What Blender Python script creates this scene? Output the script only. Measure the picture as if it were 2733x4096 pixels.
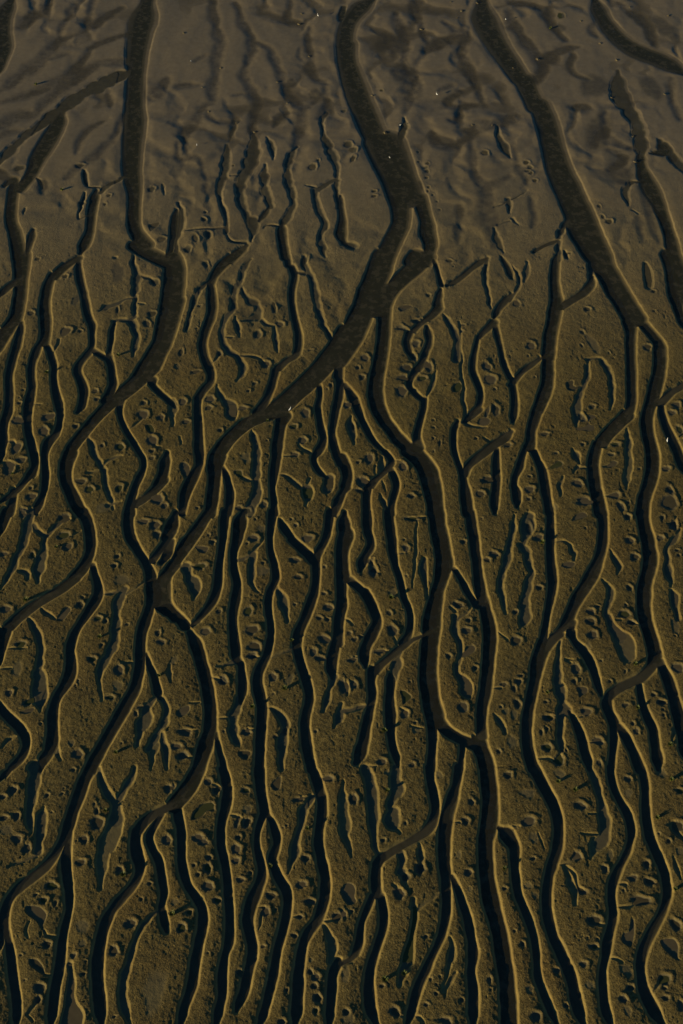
import bpy, bmesh, math, random
import numpy as np
from mathutils import Vector, Matrix

# ------------------------------------------------------------------ scene, camera, light
S = bpy.context.scene
for o in list(bpy.data.objects):
    bpy.data.objects.remove(o)
COL = S.collection
PW, PH = 2733.0, 4096.0
CAM_H, CAM_PITCH, VFOV = 140.0, 52.0, 45.0
FPX = (PH / 2) / math.tan(math.radians(VFOV / 2))

cam_d = bpy.data.cameras.new("camera")
cam = bpy.data.objects.new("camera", cam_d)
COL.objects.link(cam)
cam.location = (0, 0, CAM_H)
cam.rotation_euler = (math.radians(90 - CAM_PITCH), 0, 0)
cam_d.sensor_fit = 'VERTICAL'
cam_d.sensor_height = 36.0
cam_d.lens = 18.0 / math.tan(math.radians(VFOV / 2))
cam_d.clip_start = 1.0
cam_d.clip_end = 20000.0
S.camera = cam

SUN_EL, SUN_HEAD = 8.0, 30.0            # elevation; direction the light travels over the ground, from +x towards +y
world = bpy.data.worlds.new("World")
S.world = world
world.use_nodes = True
wn = world.node_tree.nodes
sky = wn.new("ShaderNodeTexSky")
sky.sky_type = 'NISHITA'
sky.sun_disc = False
sky.sun_elevation = math.radians(SUN_EL)
sky.sun_rotation = math.radians(90 - (SUN_HEAD + 180))
sky.air_density = 1.0
sky.dust_density = 0.0
sky.ozone_density = 5.5
bg = wn["Background"]
bg.inputs["Strength"].default_value = 0.076
world.node_tree.links.new(sky.outputs["Color"], bg.inputs["Color"])

sun_d = bpy.data.lights.new("sun", 'SUN')
sun = bpy.data.objects.new("sun", sun_d)
COL.objects.link(sun)
sun_d.energy = 5.0
sun_d.angle = math.radians(0.5)
sun_d.color = (1.0, 0.82, 0.46)
_e, _a = math.radians(SUN_EL), math.radians(SUN_HEAD)
sun.rotation_euler = Vector((math.cos(_e) * math.cos(_a), math.cos(_e) * math.sin(_a), -math.sin(_e))).to_track_quat('-Z', 'Y').to_euler()
sun.location = (-60, -20, 80)
S.view_settings.view_transform = 'Standard'
S.view_settings.look = 'None'
S.view_settings.exposure = 0.45
S.view_settings.gamma = 1.0
S.cycles.max_bounces = 4
S.cycles.diffuse_bounces = 2
S.cycles.transparent_max_bounces = 6

# ------------------------------------------------------------------ photo survey -> ground plan
ZREF = 0.2
_cp, _sp = math.cos(math.radians(CAM_PITCH)), math.sin(math.radians(CAM_PITCH))
def ground(px, py):
    a = (np.asarray(px, float) - PW / 2) / FPX
    b = (PH / 2 - np.asarray(py, float)) / FPX
    dy = _cp + b * _sp
    dz = -_sp + b * _cp
    t = (ZREF - CAM_H) / dz
    return a * t, dy * t
def mpp(py):
    """metres of ground per photo pixel, across and along the view"""
    b = (PH / 2 - py) / FPX
    dz = -_sp + b * _cp
    t = (ZREF - CAM_H) / dz
    across = t / FPX
    along = abs(float(ground(PW / 2, py - 0.5)[1] - ground(PW / 2, py + 0.5)[1]))
    return across, along
SURVEY = """
T 0 3072
c 70 125 0,-5 75 60,-60 20 110
d 265 415 0,245 370 130,245 345 250,245 300 400,235 300 500,270 295 590
d 395 425 360,330 440 470,320 430 580,330 395 680,310 390 760
md 340 800 34,230 845 34,150 870 30,90 905 20
c 770 890 0,720 830 100,685 790 200,650 755 300,620 715 400,585 685 500,560 650 600,520 590 700,455 535 800,360 470 900,235 360 1000,110 220 1100,40 125 1200,0 85 1300,-15 75 1400,-12 82 1490
c -60 60 1480,-60 35 1530,-60 28 1600,-70 0 1690
c 30 88 1500,50 105 1600,55 125 1700,65 140 1800,75 155 1900,90 165 2000,105 180 2100,110 190 2200,110 180 2360
c 600 660 590,590 650 700,565 645 800,560 650 900,570 655 1000,590 662 1100,600 665 1200,600 655 1300,575 635 1400,550 615 1500,530 600 1600,520 595 1700,505 585 1800,485 565 1900,465 545 2000,450 535 2100,440 525 2200,420 500 2360
d 890 935 -10,905 970 100,940 1010 200,985 1060 300,1010 1108 360,1010 1108 420,1000 1120 480
d 1140 1330 -10,1130 1270 100,1085 1180 200,1050 1105 300
e 1000 1118 470,930 1085 650,880 1025 780,850 1015 900,830 1010 1100
m 1600 330 70,1520 365 70,1440 405 72,1360 460 80,1300 515 88,1250 590 82
c 1210 1290 570,1190 1283 690,1205 1310 800,1240 1325 900,1225 1300 1000,1160 1240 1100,1060 1160 1200,985 1070 1300,925 1025 1400,895 985 1500,870 962 1600,850 950 1700,842 945 1800,838 945 1900,845 952 2000,855 960 2100,865 970 2200,875 978 2360
c 1460 1510 415,1390 1450 520,1350 1410 590,1335 1398 650,1370 1430 750,1420 1490 850,1440 1505 950,1455 1525 1050,1470 1535 1150,1465 1515 1210,1452 1505 1260,1455 1515 1300,1470 1535 1400,1490 1567 1500
md 1485 1270 24,1440 1310 34,1370 1370 36,1315 1435 40
d 1290 1335 1430,1250 1300 1500,1210 1255 1600,1175 1225 1700,1140 1195 1800,1110 1180 1900,1095 1165 2000,1085 1160 2100,1085 1175 2200,1110 1215 2280,1150 1270 2360
w 610 668 1800,635 672 1870,620 692 1980,605 682 2080,590 712 2180,565 768 2290,550 750 2360
q 245 1262,360 1262,430 1320,435 1370,402 1450,420 1510,395 1500,330 1400,240 1330
md 400 1490 30,440 1540 22,535 1556 10
q 270 1752,340 1748,395 1800,415 1850,420 1895,380 1890,280 1815
md 415 1888 18,505 1890 8
e 250 290 1420,225 275 1500,215 300 1560
md 360 2140 26,300 2200 22,245 2260 16
me 240 2260 14,310 2330 10
me 505 700 16,690 690 8
me 600 1790 10,660 1790 12
p 890 505 75 70,120 205 50 45,575 235 20 14,436 250 25 25,675 15 25 22,25 265 40 30,150 440 45 40,35 460 50 30,155 650 65 40,245 740 45 55,870 330 15 20,890 400 22 45,770 655 52 42,740 865 55 40,470 1080 75 45,330 1165 30 18,400 1215 45 40,510 1245 20 38,430 1620 55 42,195 1715 18 13,230 1945 18 12,365 2020 60 62,350 2125 38 45,1100 940 45 40,1375 1060 25 22,1300 1205 22 20,1195 1430 65 52,1045 1680 55 55,675 1720 35 32,765 1890 32 22,790 1775 15 14,480 405 14 10,590 185 12 9,1055 2280 25 15,1530 660 50 55,1545 190 40 50
s 60 570 80 60,760 1450 80 75,760 1610 50 42,1420 2050 130 260
T 683 3072
c 185 320 0,110 272 130,20 200 240,-60 110 340
c 20 95 370,25 105 450,50 122 540,60 130 700,60 130 800,65 140 900,85 165 1000,130 205 1100,200 280 1200,245 328 1300,250 340 1390,240 325 1500,215 300 1600,195 280 1700,180 260 1800,165 248 1900,145 235 2000,120 195 2100,85 155 2200,40 125 2360
c 440 510 0,460 545 100,477 562 220,455 550 350,430 500 500,420 490 600,420 492 700,440 515 800,465 530 900,480 545 1000,485 555 1100,490 560 1200,500 570 1300,505 577 1450,490 570 1600,470 525 1700,445 515 1800,435 510 1900,430 510 2000,430 505 2100,405 480 2200,365 455 2360
c 765 855 0,770 860 100,785 865 200,800 880 300,825 905 410
c 815 880 430,785 835 520,770 810 600,765 808 700,775 835 800,800 868 920,790 870 1000,745 845 1100,700 810 1200,670 770 1300,655 752 1400,675 765 1500,710 790 1650,700 780 1750,680 755 1850,650 730 1950,625 715 2050,590 660 2150,575 620 2230
c 870 915 430,910 970 520,930 1002 620,940 998 700,900 972 800,900 965 860,945 1030 1000,1005 1090 1100,1035 1110 1200,1030 1105 1300,1010 1085 1400,985 1060 1500,960 1030 1600,940 1005 1700,920 990 1800,900 980 1900,880 955 2000,855 925 2100,830 900 2200,770 850 2360
d 1260 1330 270,1220 1290 330,1180 1245 400,1170 1225 500,1150 1205 600,1110 1190 700,1100 1175 800,1090 1115 900,1075 1085 970
c 1260 1330 0,1290 1380 100,1320 1405 200,1345 1430 300,1345 1430 400,1335 1410 500,1320 1395 600,1315 1392 700,1335 1408 800,1350 1440 900,1375 1455 1000,1375 1462 1100,1365 1450 1200,1335 1425 1300,1300 1385 1400,1220 1315 1500,1180 1260 1600,1155 1235 1700,1140 1220 1800,1125 1215 1900,1120 1218 2000,1115 1210 2100,1105 1205 2200,1085 1185 2360
e 1385 1415 1420,1400 1460 1500,1430 1515 1600,1440 1530 1700,1445 1500 1780
md 1380 1385 16,1450 1400 16,1510 1390 24
c 1490 1580 1780,1455 1540 1850,1440 1515 1920,1440 1515 2000,1430 1505 2100,1425 1500 2200,1415 1485 2360
md 390 150 18,470 188 8
md 540 420 12,580 440 18,640 465 16
md 1200 270 20,1280 270 8
me 835 1350 18,820 1480 12
me 800 1270 10,870 1272 12
me 1110 1360 10,1180 1360 14
q 985 80,1020 75,1020 140,1005 200,950 205,920 160,930 130
q 210 400,280 330,330 310,390 310,410 390,340 400,290 450,190 480
p 345 125 45 35,20 175 25 35,420 205 50 40,360 350 48 38,685 205 50 28,700 500 45 55,600 740 50 55,620 635 30 30,600 850 45 38,250 640 70 42,300 680 55 38,350 825 30 38,340 920 42 62,340 1085 60 55,215 890 25 20,255 975 24 24,640 1025 45 32,732 960 22 20,425 1215 50 36,170 1325 38 32,100 1470 55 50,920 1170 55 42,870 1320 50 50,965 1300 15 15,850 1635 28 18,1190 1365 32 28,1280 1225 60 36,1200 1070 60 42,1240 830 48 38,1135 1535 40 26,1065 2040 22 26,345 1695 15 13,1170 290 60 28,1450 95 58 34,1530 1365 58 48,630 1880 42 38,1285 1870 30 32,1330 1920 45 42,1320 2000 35 38,1345 2110 50 52,1330 2230 30 42,1020 2330 45 34,1065 525 15 12,1035 545 12 9,610 500 30 60
s 705 380 45 60,40 1230 45 45,1290 1760 25 30
T 1366 3072
e -10 40 120,-10 50 280,-20 60 400,-10 75 560,10 75 640,40 95 720,60 105 820
d 185 265 0,215 300 100,230 345 250,235 345 400,255 320 560,280 320 680,300 350 780
d 460 540 0,440 545 90,435 585 190,435 545 250,425 480 330,440 490 400
d 435 540 400,400 535 470,430 535 540,490 560 600
c 770 855 -10,780 850 100,800 880 220,825 895 330,830 895 410
m 855 430 72,830 510 80,770 580 75,690 635 66,600 685 58,510 735 58,430 785 66,360 830 78,325 880 84
c 278 358 920,270 355 1000,272 360 1080,290 375 1160
c 250 310 1180,200 260 1300,165 210 1400,140 200 1500,125 195 1600,95 160 1700
m 130 1700 60,80 1750 40,0 1790 36,-40 1810 36
c 325 390 1170,345 415 1280,355 420 1380,345 410 1480,310 380 1580,280 345 1680,245 315 1780,220 298 1880,210 292 1980,205 298 2080,215 305 2180,240 335 2270,270 375 2360
c 1040 1120 -10,1020 1090 140,970 1070 260,940 1045 360,910 1025 460,895 1008 560,890 998 680,890 995 800,900 1000 920,915 998 1020,920 1003 1140,925 1000 1240,920 995 1340,905 975 1440,880 950 1540,840 905 1640,790 860 1740,740 820 1840,690 770 1940,650 730 2040,625 700 2140,600 675 2240,570 635 2340
c 1000 1030 990,1020 1070 1060,1055 1110 1160,1085 1145 1260,1120 1190 1380,1140 1210 1480,1160 1230 1580,1165 1250 1700,1165 1230 1800,1155 1220 1880,1165 1240 1980,1170 1250 2080,1165 1250 2200,1160 1255 2360
c 1270 1405 0,1285 1425 150,1295 1435 300,1290 1440 420,1275 1425 540,1262 1395 650,1260 1390 800,1262 1395 920,1275 1415 1060,1300 1450 1230,1345 1485 1370,1380 1520 1500,1400 1540 1620,1420 1560 1750,1440 1580 1880,1455 1595 2000,1460 1605 2150,1470 1615 2360
c 1420 1470 545,1450 1560 590,1530 1620 640
md 1530 590 12,1600 540 18
d 520 585 770,530 590 830,520 575 890,510 560 960
d 500 640 960,520 645 1030,540 640 1080
d 700 730 690,700 765 780,670 775 880,660 770 960
w 655 690 1270,650 700 1380,630 680 1480,610 670 1580,575 668 1680,550 660 1780
d 550 660 1780,500 645 1850,465 630 1920,470 600 1990
me 660 1200 50,655 1270 40
md 690 1300 20,800 1220 24,900 1150 18,960 1140 8
md 480 1080 10,540 1115 18
d 965 1030 1545,1000 1055 1600,1000 1055 1680,985 1050 1760
e 980 1040 1760,960 1000 1850,940 960 1950,930 950 2060
e 960 1140 1880,945 1080 1930,940 1010 2020,930 1000 2100
md 660 2260 14,720 2290 40,760 2360 60
md 560 2280 10,580 2290 6
me 1045 500 12,1100 500 18
p 110 285 48 55,385 662 32 22,590 505 20 20,530 1155 62 58,720 925 55 62,590 1000 48 45,1195 310 32 36,1140 485 42 42,775 1548 32 20,20 1340 32 48,95 1315 22 18,490 2235 62 52,375 1998 32 22,955 2320 70 42,780 2172 30 24,1105 2128 26 26,870 2070 24 24,820 1935 20 22,1360 1945 26 42,1372 2035 16 18,1500 1105 28 20,1530 65 50 36,1165 960 42 42,45 2240 42 40,875 1982 14 12,905 1910 18 14
q -10 1120,50 1050,110 1060,140 1110,130 1180,145 1225,100 1258,50 1250,10 1190
s 900 60 40 50,420 40 30 30,1180 1110 30 30,1080 800 30 50,40 1900 50 90,60 2300 70 70
T 2049 3072
c -120 30 610,-30 65 720,-20 60 820,-10 55 920,0 70 1040,20 90 1160,65 130 1260,110 175 1370,150 205 1480,175 230 1580,190 250 1700,200 250 1800,205 265 1920,240 300 2020,275 345 2120,320 385 2220,370 440 2340
c -70 0 1880,-70 18 2000,-60 22 2150,-50 30 2360
c 145 255 -10,220 320 130,285 385 250,345 440 370,375 465 480,385 470 600,375 465 700,350 440 800,320 415 890,300 380 980,285 365 1080,272 358 1180,275 360 1280,295 380 1400,330 415 1530,375 475 1650,430 530 1770,475 580 1880,515 605 2000,535 640 2130,565 665 2240,600 710 2360
d 690 740 -10,720 785 80,760 830 230,780 870 350,790 905 450,795 910 550,775 905 640,740 860 690
e 720 860 690,700 800 760,690 740 830
c 870 935 -10,880 940 90,915 970 210,960 1020 300,1010 1080 390,1045 1115 490,1060 1130 580,1060 1110 660,1030 1090 760,980 1040 860,925 1000 950,885 960 1060,880 945 1160,885 955 1270,890 960 1380,865 935 1490,830 910 1610,825 890 1720,810 865 1820,800 860 1920,800 865 2020,805 875 2120,820 900 2230,860 950 2360
c 1150 1215 -10,1180 1245 100,1190 1255 230,1190 1262 360,1200 1275 490,1220 1305 620,1260 1345 730,1300 1385 820,1350 1425 920,1375 1450 1030,1385 1465 1130,1375 1440 1230,1340 1410 1330,1280 1365 1430,1220 1310 1540,1165 1250 1660,1140 1220 1780,1145 1215 1880,1155 1235 1980,1175 1280 2080,1220 1335 2180,1270 1400 2280,1310 1455 2360
e 455 470 890,470 520 960,505 590 1060,525 620 1130,520 640 1250
md 440 880 8,510 880 20,560 850 40
md 480 890 12,560 970 18,610 1090 18,640 1110 24
md 960 1062 10,1040 1058 18
md 960 1270 10,1060 1265 22,1120 1240 34
md 880 1740 6,950 1760 18,1000 1790 40
md 1275 2062 10,1330 2020 20,1370 1960 34
md 820 1440 18,880 1445 8
md 760 1660 16,825 1665 8
me 0 528 10,60 530 18
me 700 410 8,790 412 6
me 640 600 14,780 600 10
md 1420 520 12,1470 500 20,1480 560 50,1600 660 50
me 1480 820 30,1520 950 30,1540 1010 20
me 230 600 20,270 680 12,290 740 8
p 150 490 80 52,625 345 75 42,595 810 58 48,640 1130 70 32,850 925 40 40,1110 1010 52 36,1260 1045 62 40,1180 1215 105 52,750 1400 75 60,745 1635 52 28,655 1800 45 36,1400 1940 72 58,1080 2020 60 32,1020 2120 48 42,1500 1440 55 70,1235 885 38 46,1440 670 24 26,1065 100 38 34,1025 1120 16 16,1540 210 50 30,1410 2110 38 32,400 2320 20 20,220 2280 52 62,95 1615 30 30,25 1495 20 18,495 2180 34 26,410 1860 40 34,195 830 32 20,1530 530 50 60,1550 2180 40 60,785 1565 15 12,695 1555 12 12,1350 600 14 14,1400 2020 30 20
q 1090 1390,1125 1390,1130 1500,1120 1580,1090 1640,1040 1620,1005 1580,1020 1510,1070 1490
q 1360 1580,1430 1555,1500 1570,1535 1640,1530 1740,1560 1770,1500 1760,1440 1710,1390 1660
s 145 235 90 50,440 60 55 70,1050 1860 70 80,160 2030 50 50,710 1990 50 50,1070 230 50 50,150 1080 50 40,210 1170 40 40,1540 760 50 50,200 640 60 60,1370 40 60 60,900 800 40 60,1060 2230 45 60
T 0 3072
b 1130 985,970 395
T 683 3072
b 10 1345,1255 560,910 895
T 1366 3072
b 575 1885,395 1945,420 210,1495 925
T 2049 3072
b 420 130,575 205,1455 110,1330 460,1495 1115
T 0 2048
b 520 325,235 810,1065 2210,915 1150,1460 1500
c 10 120 -10,-30 60 110,-70 20 220
d 255 325 -10,225 300 90,205 280 180,170 245 300,130 200 400,80 150 510,30 85 610,-20 30 700
d 20 60 -20,0 40 60,-30 0 130
md 310 110 40,340 160 40,380 200 38,430 212 40
md 640 60 60,560 90 50,500 140 40,440 205 34
d 385 435 220,375 430 330,340 425 420,295 420 500,280 415 560,300 415 640
d 145 180 530,170 300 560,190 300 620
c 700 810 -10,750 850 80,780 870 200,785 872 320,760 850 420,700 815 510,620 740 600
m 690 600 90,600 670 86,520 725 84,430 780 84,340 835 84,250 900 88,170 965 92,90 1040 100
c 0 105 1080,-30 80 1150,-40 45 1260,-60 15 1380,-80 0 1440
m 40 1100 90,0 1080 80,-40 1070 80
c 825 870 480,840 890 560,860 925 650,860 942 740,830 930 800,780 880 880,740 820 960,690 755 1040,640 715 1120,610 690 1200,600 680 1280,600 695 1360,595 700 1440,570 680 1530,530 625 1610,490 570 1680,460 540 1760,435 525 1840,430 520 1930,430 525 2010,420 530 2100,400 490 2200,350 460 2260,310 420 2360
d 460 530 2000,450 540 2080,480 550 2160,530 575 2280
md 955 750 14,1020 745 30,1090 720 26,1150 690 30
d 1115 1180 700,1070 1150 780,1040 1120 860,1030 1105 960,1020 1100 1060,1015 1090 1150,1000 1080 1230,960 1040 1290,910 990 1380,880 960 1450,900 930 1560,905 925 1640,920 945 1720
md 1170 740 20,1240 700 16,1310 655 16,1340 640 14
c 1140 1235 -10,1130 1220 100,1145 1245 220,1210 1290 330,1270 1350 420,1315 1400 500,1330 1430 570,1335 1445 640
c 1540 1600 260,1470 1580 400,1400 1545 460
m 1590 170 60,1530 260 62,1470 340 62,1400 440 66
m 1600 470 110,1520 580 100,1465 670 120,1455 750 160,1480 830 150,1540 900 110
c 1335 1470 680,1345 1420 800,1325 1410 900,1280 1380 1000,1255 1345 1100,1245 1332 1200,1240 1330 1300,1235 1325 1400,1215 1305 1520,1180 1280 1630,1120 1230 1730,1060 1180 1830,1000 1110 1940,940 1050 2050,870 980 2170,800 920 2290,770 890 2360
c 1450 1590 850,1490 1625 900,1540 1690 960
c 1335 1345 1290,1345 1390 1400,1375 1430 1480,1395 1460 1570,1410 1490 1660,1430 1500 1710
d 1445 1510 1710,1475 1540 1770,1490 1560 1860,1480 1550 1930,1440 1500 2000,1390 1470 2060,1350 1430 2130,1330 1390 2170
d 1395 1440 1710,1310 1400 1800,1290 1390 1880,1240 1360 1960,1220 1330 2060,1200 1330 2140
d 1475 1520 2040,1480 1550 2130,1490 1580 2220,1480 1590 2360
e 1390 1480 2130,1370 1420 2240,1360 1410 2360
d 245 260 950,275 335 1040,310 380 1140,345 410 1240,335 405 1330,320 400 1420,305 415 1520,300 425 1620,310 425 1720,340 400 1830
md 365 870 10,420 930 30,500 975 34
c -70 0 1720,-30 55 1810,40 160 1900,120 225 1970,180 262 2050,205 270 2120,190 260 2190,140 230 2260,60 140 2340
d 140 150 2060,40 90 2100,0 40 2160
me 740 175 10,660 225 16
md 1225 1385 8,1120 1390 24
me 250 1240 10,60 1250 10
me 0 1430 10,110 1425 14
me 300 130 12,290 180 10
q 520 980,590 880,630 865,660 890,640 930,590 990,540 1000
q 180 1840,250 1800,310 1790,325 1810,290 1845,230 1855
p 590 50 60 48,580 215 70 40,620 320 55 40,1320 85 62 28,1420 120 60 44,1440 205 40 42,1080 405 30 20,1050 490 34 24,50 890 62 40,735 850 40 38,190 1210 65 38,85 1660 44 34,1010 1700 50 28,1090 1450 50 60,260 1745 65 36,710 2220 62 50,300 395 30 36,1480 1190 48 30,1450 1110 30 32,35 385 50 24,760 780 20 14,935 1220 20 20,845 1350 50 34,1170 1030 26 14,900 975 40 30,720 1545 14 18,695 1585 12 14,1285 1785 28 16,1250 1850 22 30,210 20 40 36,1120 2120 14 12,380 1940 14 12,970 1000 25 22
s 160 1440 60 90,1080 1590 60 60,1400 700 30 40,1120 620 90 60,660 2120 40 40,520 700 40 30
T 683 2048
b 750 1790,1045 1625,1110 1175
c -30 120 0,-60 60 150,-90 10 230
c 300 400 0,220 340 100,140 270 210,60 200 310,-10 90 460,-40 30 530,-50 0 620,-45 0 800,-20 40 880,20 120 960,70 190 1040
c 90 250 1100,160 290 1200,210 320 1320,245 355 1450,275 385 1580,295 405 1700,310 415 1800,310 420 1900,300 415 2000,290 410 2050
c 280 405 2050,245 380 2150,220 345 2260,190 310 2360
c 405 425 2020,410 440 2100,425 465 2200,450 500 2300,460 510 2360
c 465 545 -10,450 525 120,445 505 250,430 485 380,410 475 500,400 470 600,385 460 700,345 430 800,290 370 890,230 290 970
m 250 990 40,190 1035 24
c 600 740 -10,575 710 60,570 680 160,560 650 260,545 610 360,550 600 440,545 615 520,570 635 620,570 645 700,555 640 780,540 620 880,530 605 960,535 610 1060,540 625 1160,550 640 1260,560 640 1330,615 670 1400,615 685 1500,620 695 1580,610 690 1660,590 680 1740
md 600 1360 60,520 1390 30,430 1410 14
md 590 450 40,680 415 30,740 385 22,800 320 30,850 260 30
d 590 680 1700,570 650 1790,520 630 1880,530 620 1960,550 625 2040,570 650 2120,620 640 2150
me 420 1890 12,530 1890 20,580 1880 40
q 620 2200,650 2185,720 2185,745 2210,720 2260,690 2280,650 2260,620 2230
c 895 980 -10,890 960 80,885 940 170,885 930 260,895 945 380,920 980 480,930 998 580,920 980 650,880 945 720,860 925 800,865 925 900,885 940 1020,890 945 1120,865 930 1230,840 910 1320,790 875 1400,760 845 1480,750 840 1580,770 865 1680,790 880 1780,790 875 1900,780 865 2050,775 860 2200,770 850 2360
c 960 1040 70,1000 1080 140,1060 1130 220,1130 1200 290
m 1110 250 66,1190 320 68,1260 385 74,1310 440 84
c 1425 1500 -10,1410 1480 130,1380 1450 250,1330 1400 350,1300 1370 440,1300 1368 550,1295 1362 660,1270 1350 760,1230 1320 860,1190 1275 970,1140 1230 1070,1110 1205 1160,1120 1198 1240,1140 1215 1340,1170 1245 1440,1200 1280 1540,1230 1305 1660,1225 1305 1760,1200 1280 1860,1190 1272 1960,1195 1280 2060,1210 1300 2180,1250 1330 2360
md 1140 1230 40,1080 1270 22,1000 1310 16,910 1335 10
d 970 1000 670,975 1030 750,985 1090 840,1000 1125 910,1015 1130 1000
d 900 960 1800,970 1050 1860,1010 1080 1940,1010 1083 2020,990 1080 2100,960 1090 2180,940 1105 2270,930 1110 2360
md 880 1800 10,940 1800 26,1000 1830 34
c 1545 1600 180,1520 1600 330,1515 1600 500,1520 1600 640,1530 1590 780,1510 1590 900,1495 1570 1010,1490 1550 1120,1460 1545 1240,1430 1530 1350,1430 1520 1450,1440 1520 1520
d 1480 1540 1510,1440 1480 1640,1390 1475 1730,1340 1440 1820
d 1520 1620 1750,1490 1600 1880,1480 1530 1980
d 80 190 500,120 200 580,150 280 660,160 290 740,190 250 800
md 80 490 12,110 510 24
md 80 470 10,160 490 26,240 500 50
d 725 790 390,710 770 480,715 770 600,740 800 700,760 860 740
e -40 10 1400,-30 30 1480,-20 40 1560
md 370 1500 10,420 1530 26,480 1560 34
me 180 1752 10,270 1752 8
me 120 2000 16,245 2000 8
me 100 2230 30,210 2248 8
me 700 1990 30,785 1995 8
me 760 1330 30,830 1345 10
q 230 310,345 315,345 360,310 380,270 370,240 340
q 50 1830,100 1790,165 1770,185 1800,160 1850,100 1885,60 1870
p 275 495 65 36,320 1095 60 38,480 1545 55 46,760 240 60 36,705 285 18 14,710 910 50 52,745 1080 75 50,765 1235 70 55,745 1315 60 34,1140 440 60 30,1170 595 50 24,1255 240 60 40,1445 875 55 38,1365 970 38 20,1410 1165 72 40,1310 1285 40 45,1370 1340 60 30,940 1515 45 46,130 2020 75 40,50 2150 55 36,110 2235 65 40,695 2020 55 34,385 275 32 24,350 210 18 16,445 910 30 26,1415 500 18 18,1410 745 28 18,1140 845 24 14,1335 2010 20 16,490 2010 16 16,945 1665 16 14,960 2060 26 18,780 65 14 14,1110 65 16 14,1150 120 24 20,1440 985 30 18,850 465 20 16,1050 2010 30 50
s 830 150 50 40,850 540 70 60,1090 1540 40 70,30 1360 40 50
T 1366 2048
b 455 790,395 2008
c -30 85 0,-30 80 130,-10 110 200,-20 85 290,-20 60 400,-40 62 500,-50 75 590
c -40 45 650,-40 45 750,-50 50 860,-60 30 950,-60 15 1060,-70 10 1200
m 70 620 70,130 665 62,190 720 62
c 160 260 730,210 305 810,255 340 900,285 370 990,260 355 1060,220 330 1130,190 285 1200,165 260 1270,170 250 1350,190 250 1420
md 20 970 20,80 1000 20,110 1040 16
c 195 270 -10,195 280 80,205 275 170,235 300 260,225 300 320,190 260 390,150 230 460,140 200 540
d 225 345 430,220 350 500,320 365 560
c 395 478 -10,400 485 120,420 505 250,440 510 380,470 520 490,505 560 600,530 580 700,545 600 790,590 640 880,605 658 970,600 655 1050,570 640 1140,515 610 1200
m 800 1105 16,720 1140 20,650 1170 30,580 1220 50,520 1260 60,440 1330 56,370 1390 56,310 1450 72
c 240 330 1450,240 305 1540,245 315 1640,250 310 1720,230 300 1800,205 285 1880,185 270 1960,165 258 2060,140 240 2150,90 230 2240,60 200 2300
md 280 1770 20,180 1790 36,80 1815 40,-20 1830 40
d 520 570 1270,470 550 1350,460 535 1440,480 510 1530
c 415 470 1480,410 490 1560,410 480 1660,400 485 1760,400 500 1860,405 490 1960,425 490 2060,440 505 2160,465 530 2240,480 550 2320
c 800 945 -10,815 960 120,830 985 230,855 1005 350,865 1025 460,860 1000 540,850 965 640,820 940 720,800 930 810,765 915 920,745 910 1020,745 900 1110,735 885 1220,725 878 1350,718 875 1460,720 885 1570,735 895 1680,750 920 1780,775 945 1880,790 880 1970,798 875 2070,795 865 2180,780 858 2360
m 870 1840 100,900 1920 110,965 1998 96,1060 2062 88,1150 2105 92,1235 2135 110,1290 2190 100
w 740 785 430,715 788 520,730 790 590,760 785 660,775 790 700
md 780 700 24,785 760 24,790 800 20
me 690 80 16,690 240 20,680 440 20,660 620 16,650 700 10
md 510 385 8,560 370 18
md 650 50 24,770 42 8
c 1010 1050 515,1060 1100 590,1100 1160 680,1150 1210 770,1200 1290 850
c 1140 1222 -10,1150 1240 120,1175 1260 250,1190 1275 380,1205 1290 500,1215 1305 600,1230 1330 740,1260 1360 840,1280 1390 950,1300 1420 1070,1305 1425 1180,1300 1410 1300,1290 1400 1420,1285 1385 1540,1265 1370 1660,1250 1345 1760,1240 1330 1850,1240 1325 1950,1240 1335 2050
c 1180 1335 2110,1205 1350 2170,1240 1380 2240,1260 1405 2330
c 1080 1110 2100,1090 1130 2150,1080 1120 2250,1070 1115 2360
d 1560 1620 30,1540 1600 160,1510 1570 310,1490 1560 420,1470 1520 540,1440 1495 650,1445 1500 760,1470 1510 850,1490 1530 930
d 1015 1065 960,1010 1065 1050,1030 1080 1120,1065 1110 1210,1075 1120 1300
e 1060 1130 1300,1045 1090 1400
w 1035 1080 1400,1035 1090 1480,1060 1170 1540,1090 1205 1590,1090 1205 1650,1130 1190 1690
me 1440 1090 14,1530 1180 12
me 1400 1610 14,1470 1610 24
d 1390 1420 1855,1420 1510 1930,1450 1560 2020
md 1195 880 20,1130 940 26,1060 985 30
md 1000 870 14,1040 920 18
me 550 1800 14,600 1820 20
me 640 1970 10,740 1982 8
md 470 1290 10,390 1270 24
md 520 1215 18,490 1150 40
me 130 1330 10,180 1335 10
me 240 2322 18,320 2330 26
e 20 80 1540,55 85 1600,50 80 1680
q 1130 1260,1160 1225,1210 1215,1238 1250,1220 1290,1170 1320,1110 1335
q 540 1640,590 1635,650 1690,630 1730,570 1765,555 1700
p 640 62 72 24,592 330 36 40,580 250 14 12,440 925 26 28,470 1085 55 58,350 1278 62 26,110 1585 45 45,1150 1085 55 34,1170 990 30 22,1070 850 60 32,1115 1790 56 58,580 1855 50 42,680 1930 18 14,630 1555 16 12,290 550 50 50,265 450 30 34,985 1320 34 26,1230 1430 30 26,1120 270 36 24,1340 435 36 24,1400 385 52 34,1445 2195 26 26,370 2290 50 38,650 2320 34 26,100 1355 60 26,75 1110 26 26,120 1165 32 24,180 1145 22 16,1490 1580 40 24,1465 1785 18 18,1290 55 14 12,600 580 16 10,20 1600 50 80
s 470 740 55 40,1570 2110 60 80,1510 1830 40 40,690 2000 50 40
T 2049 2048
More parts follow.
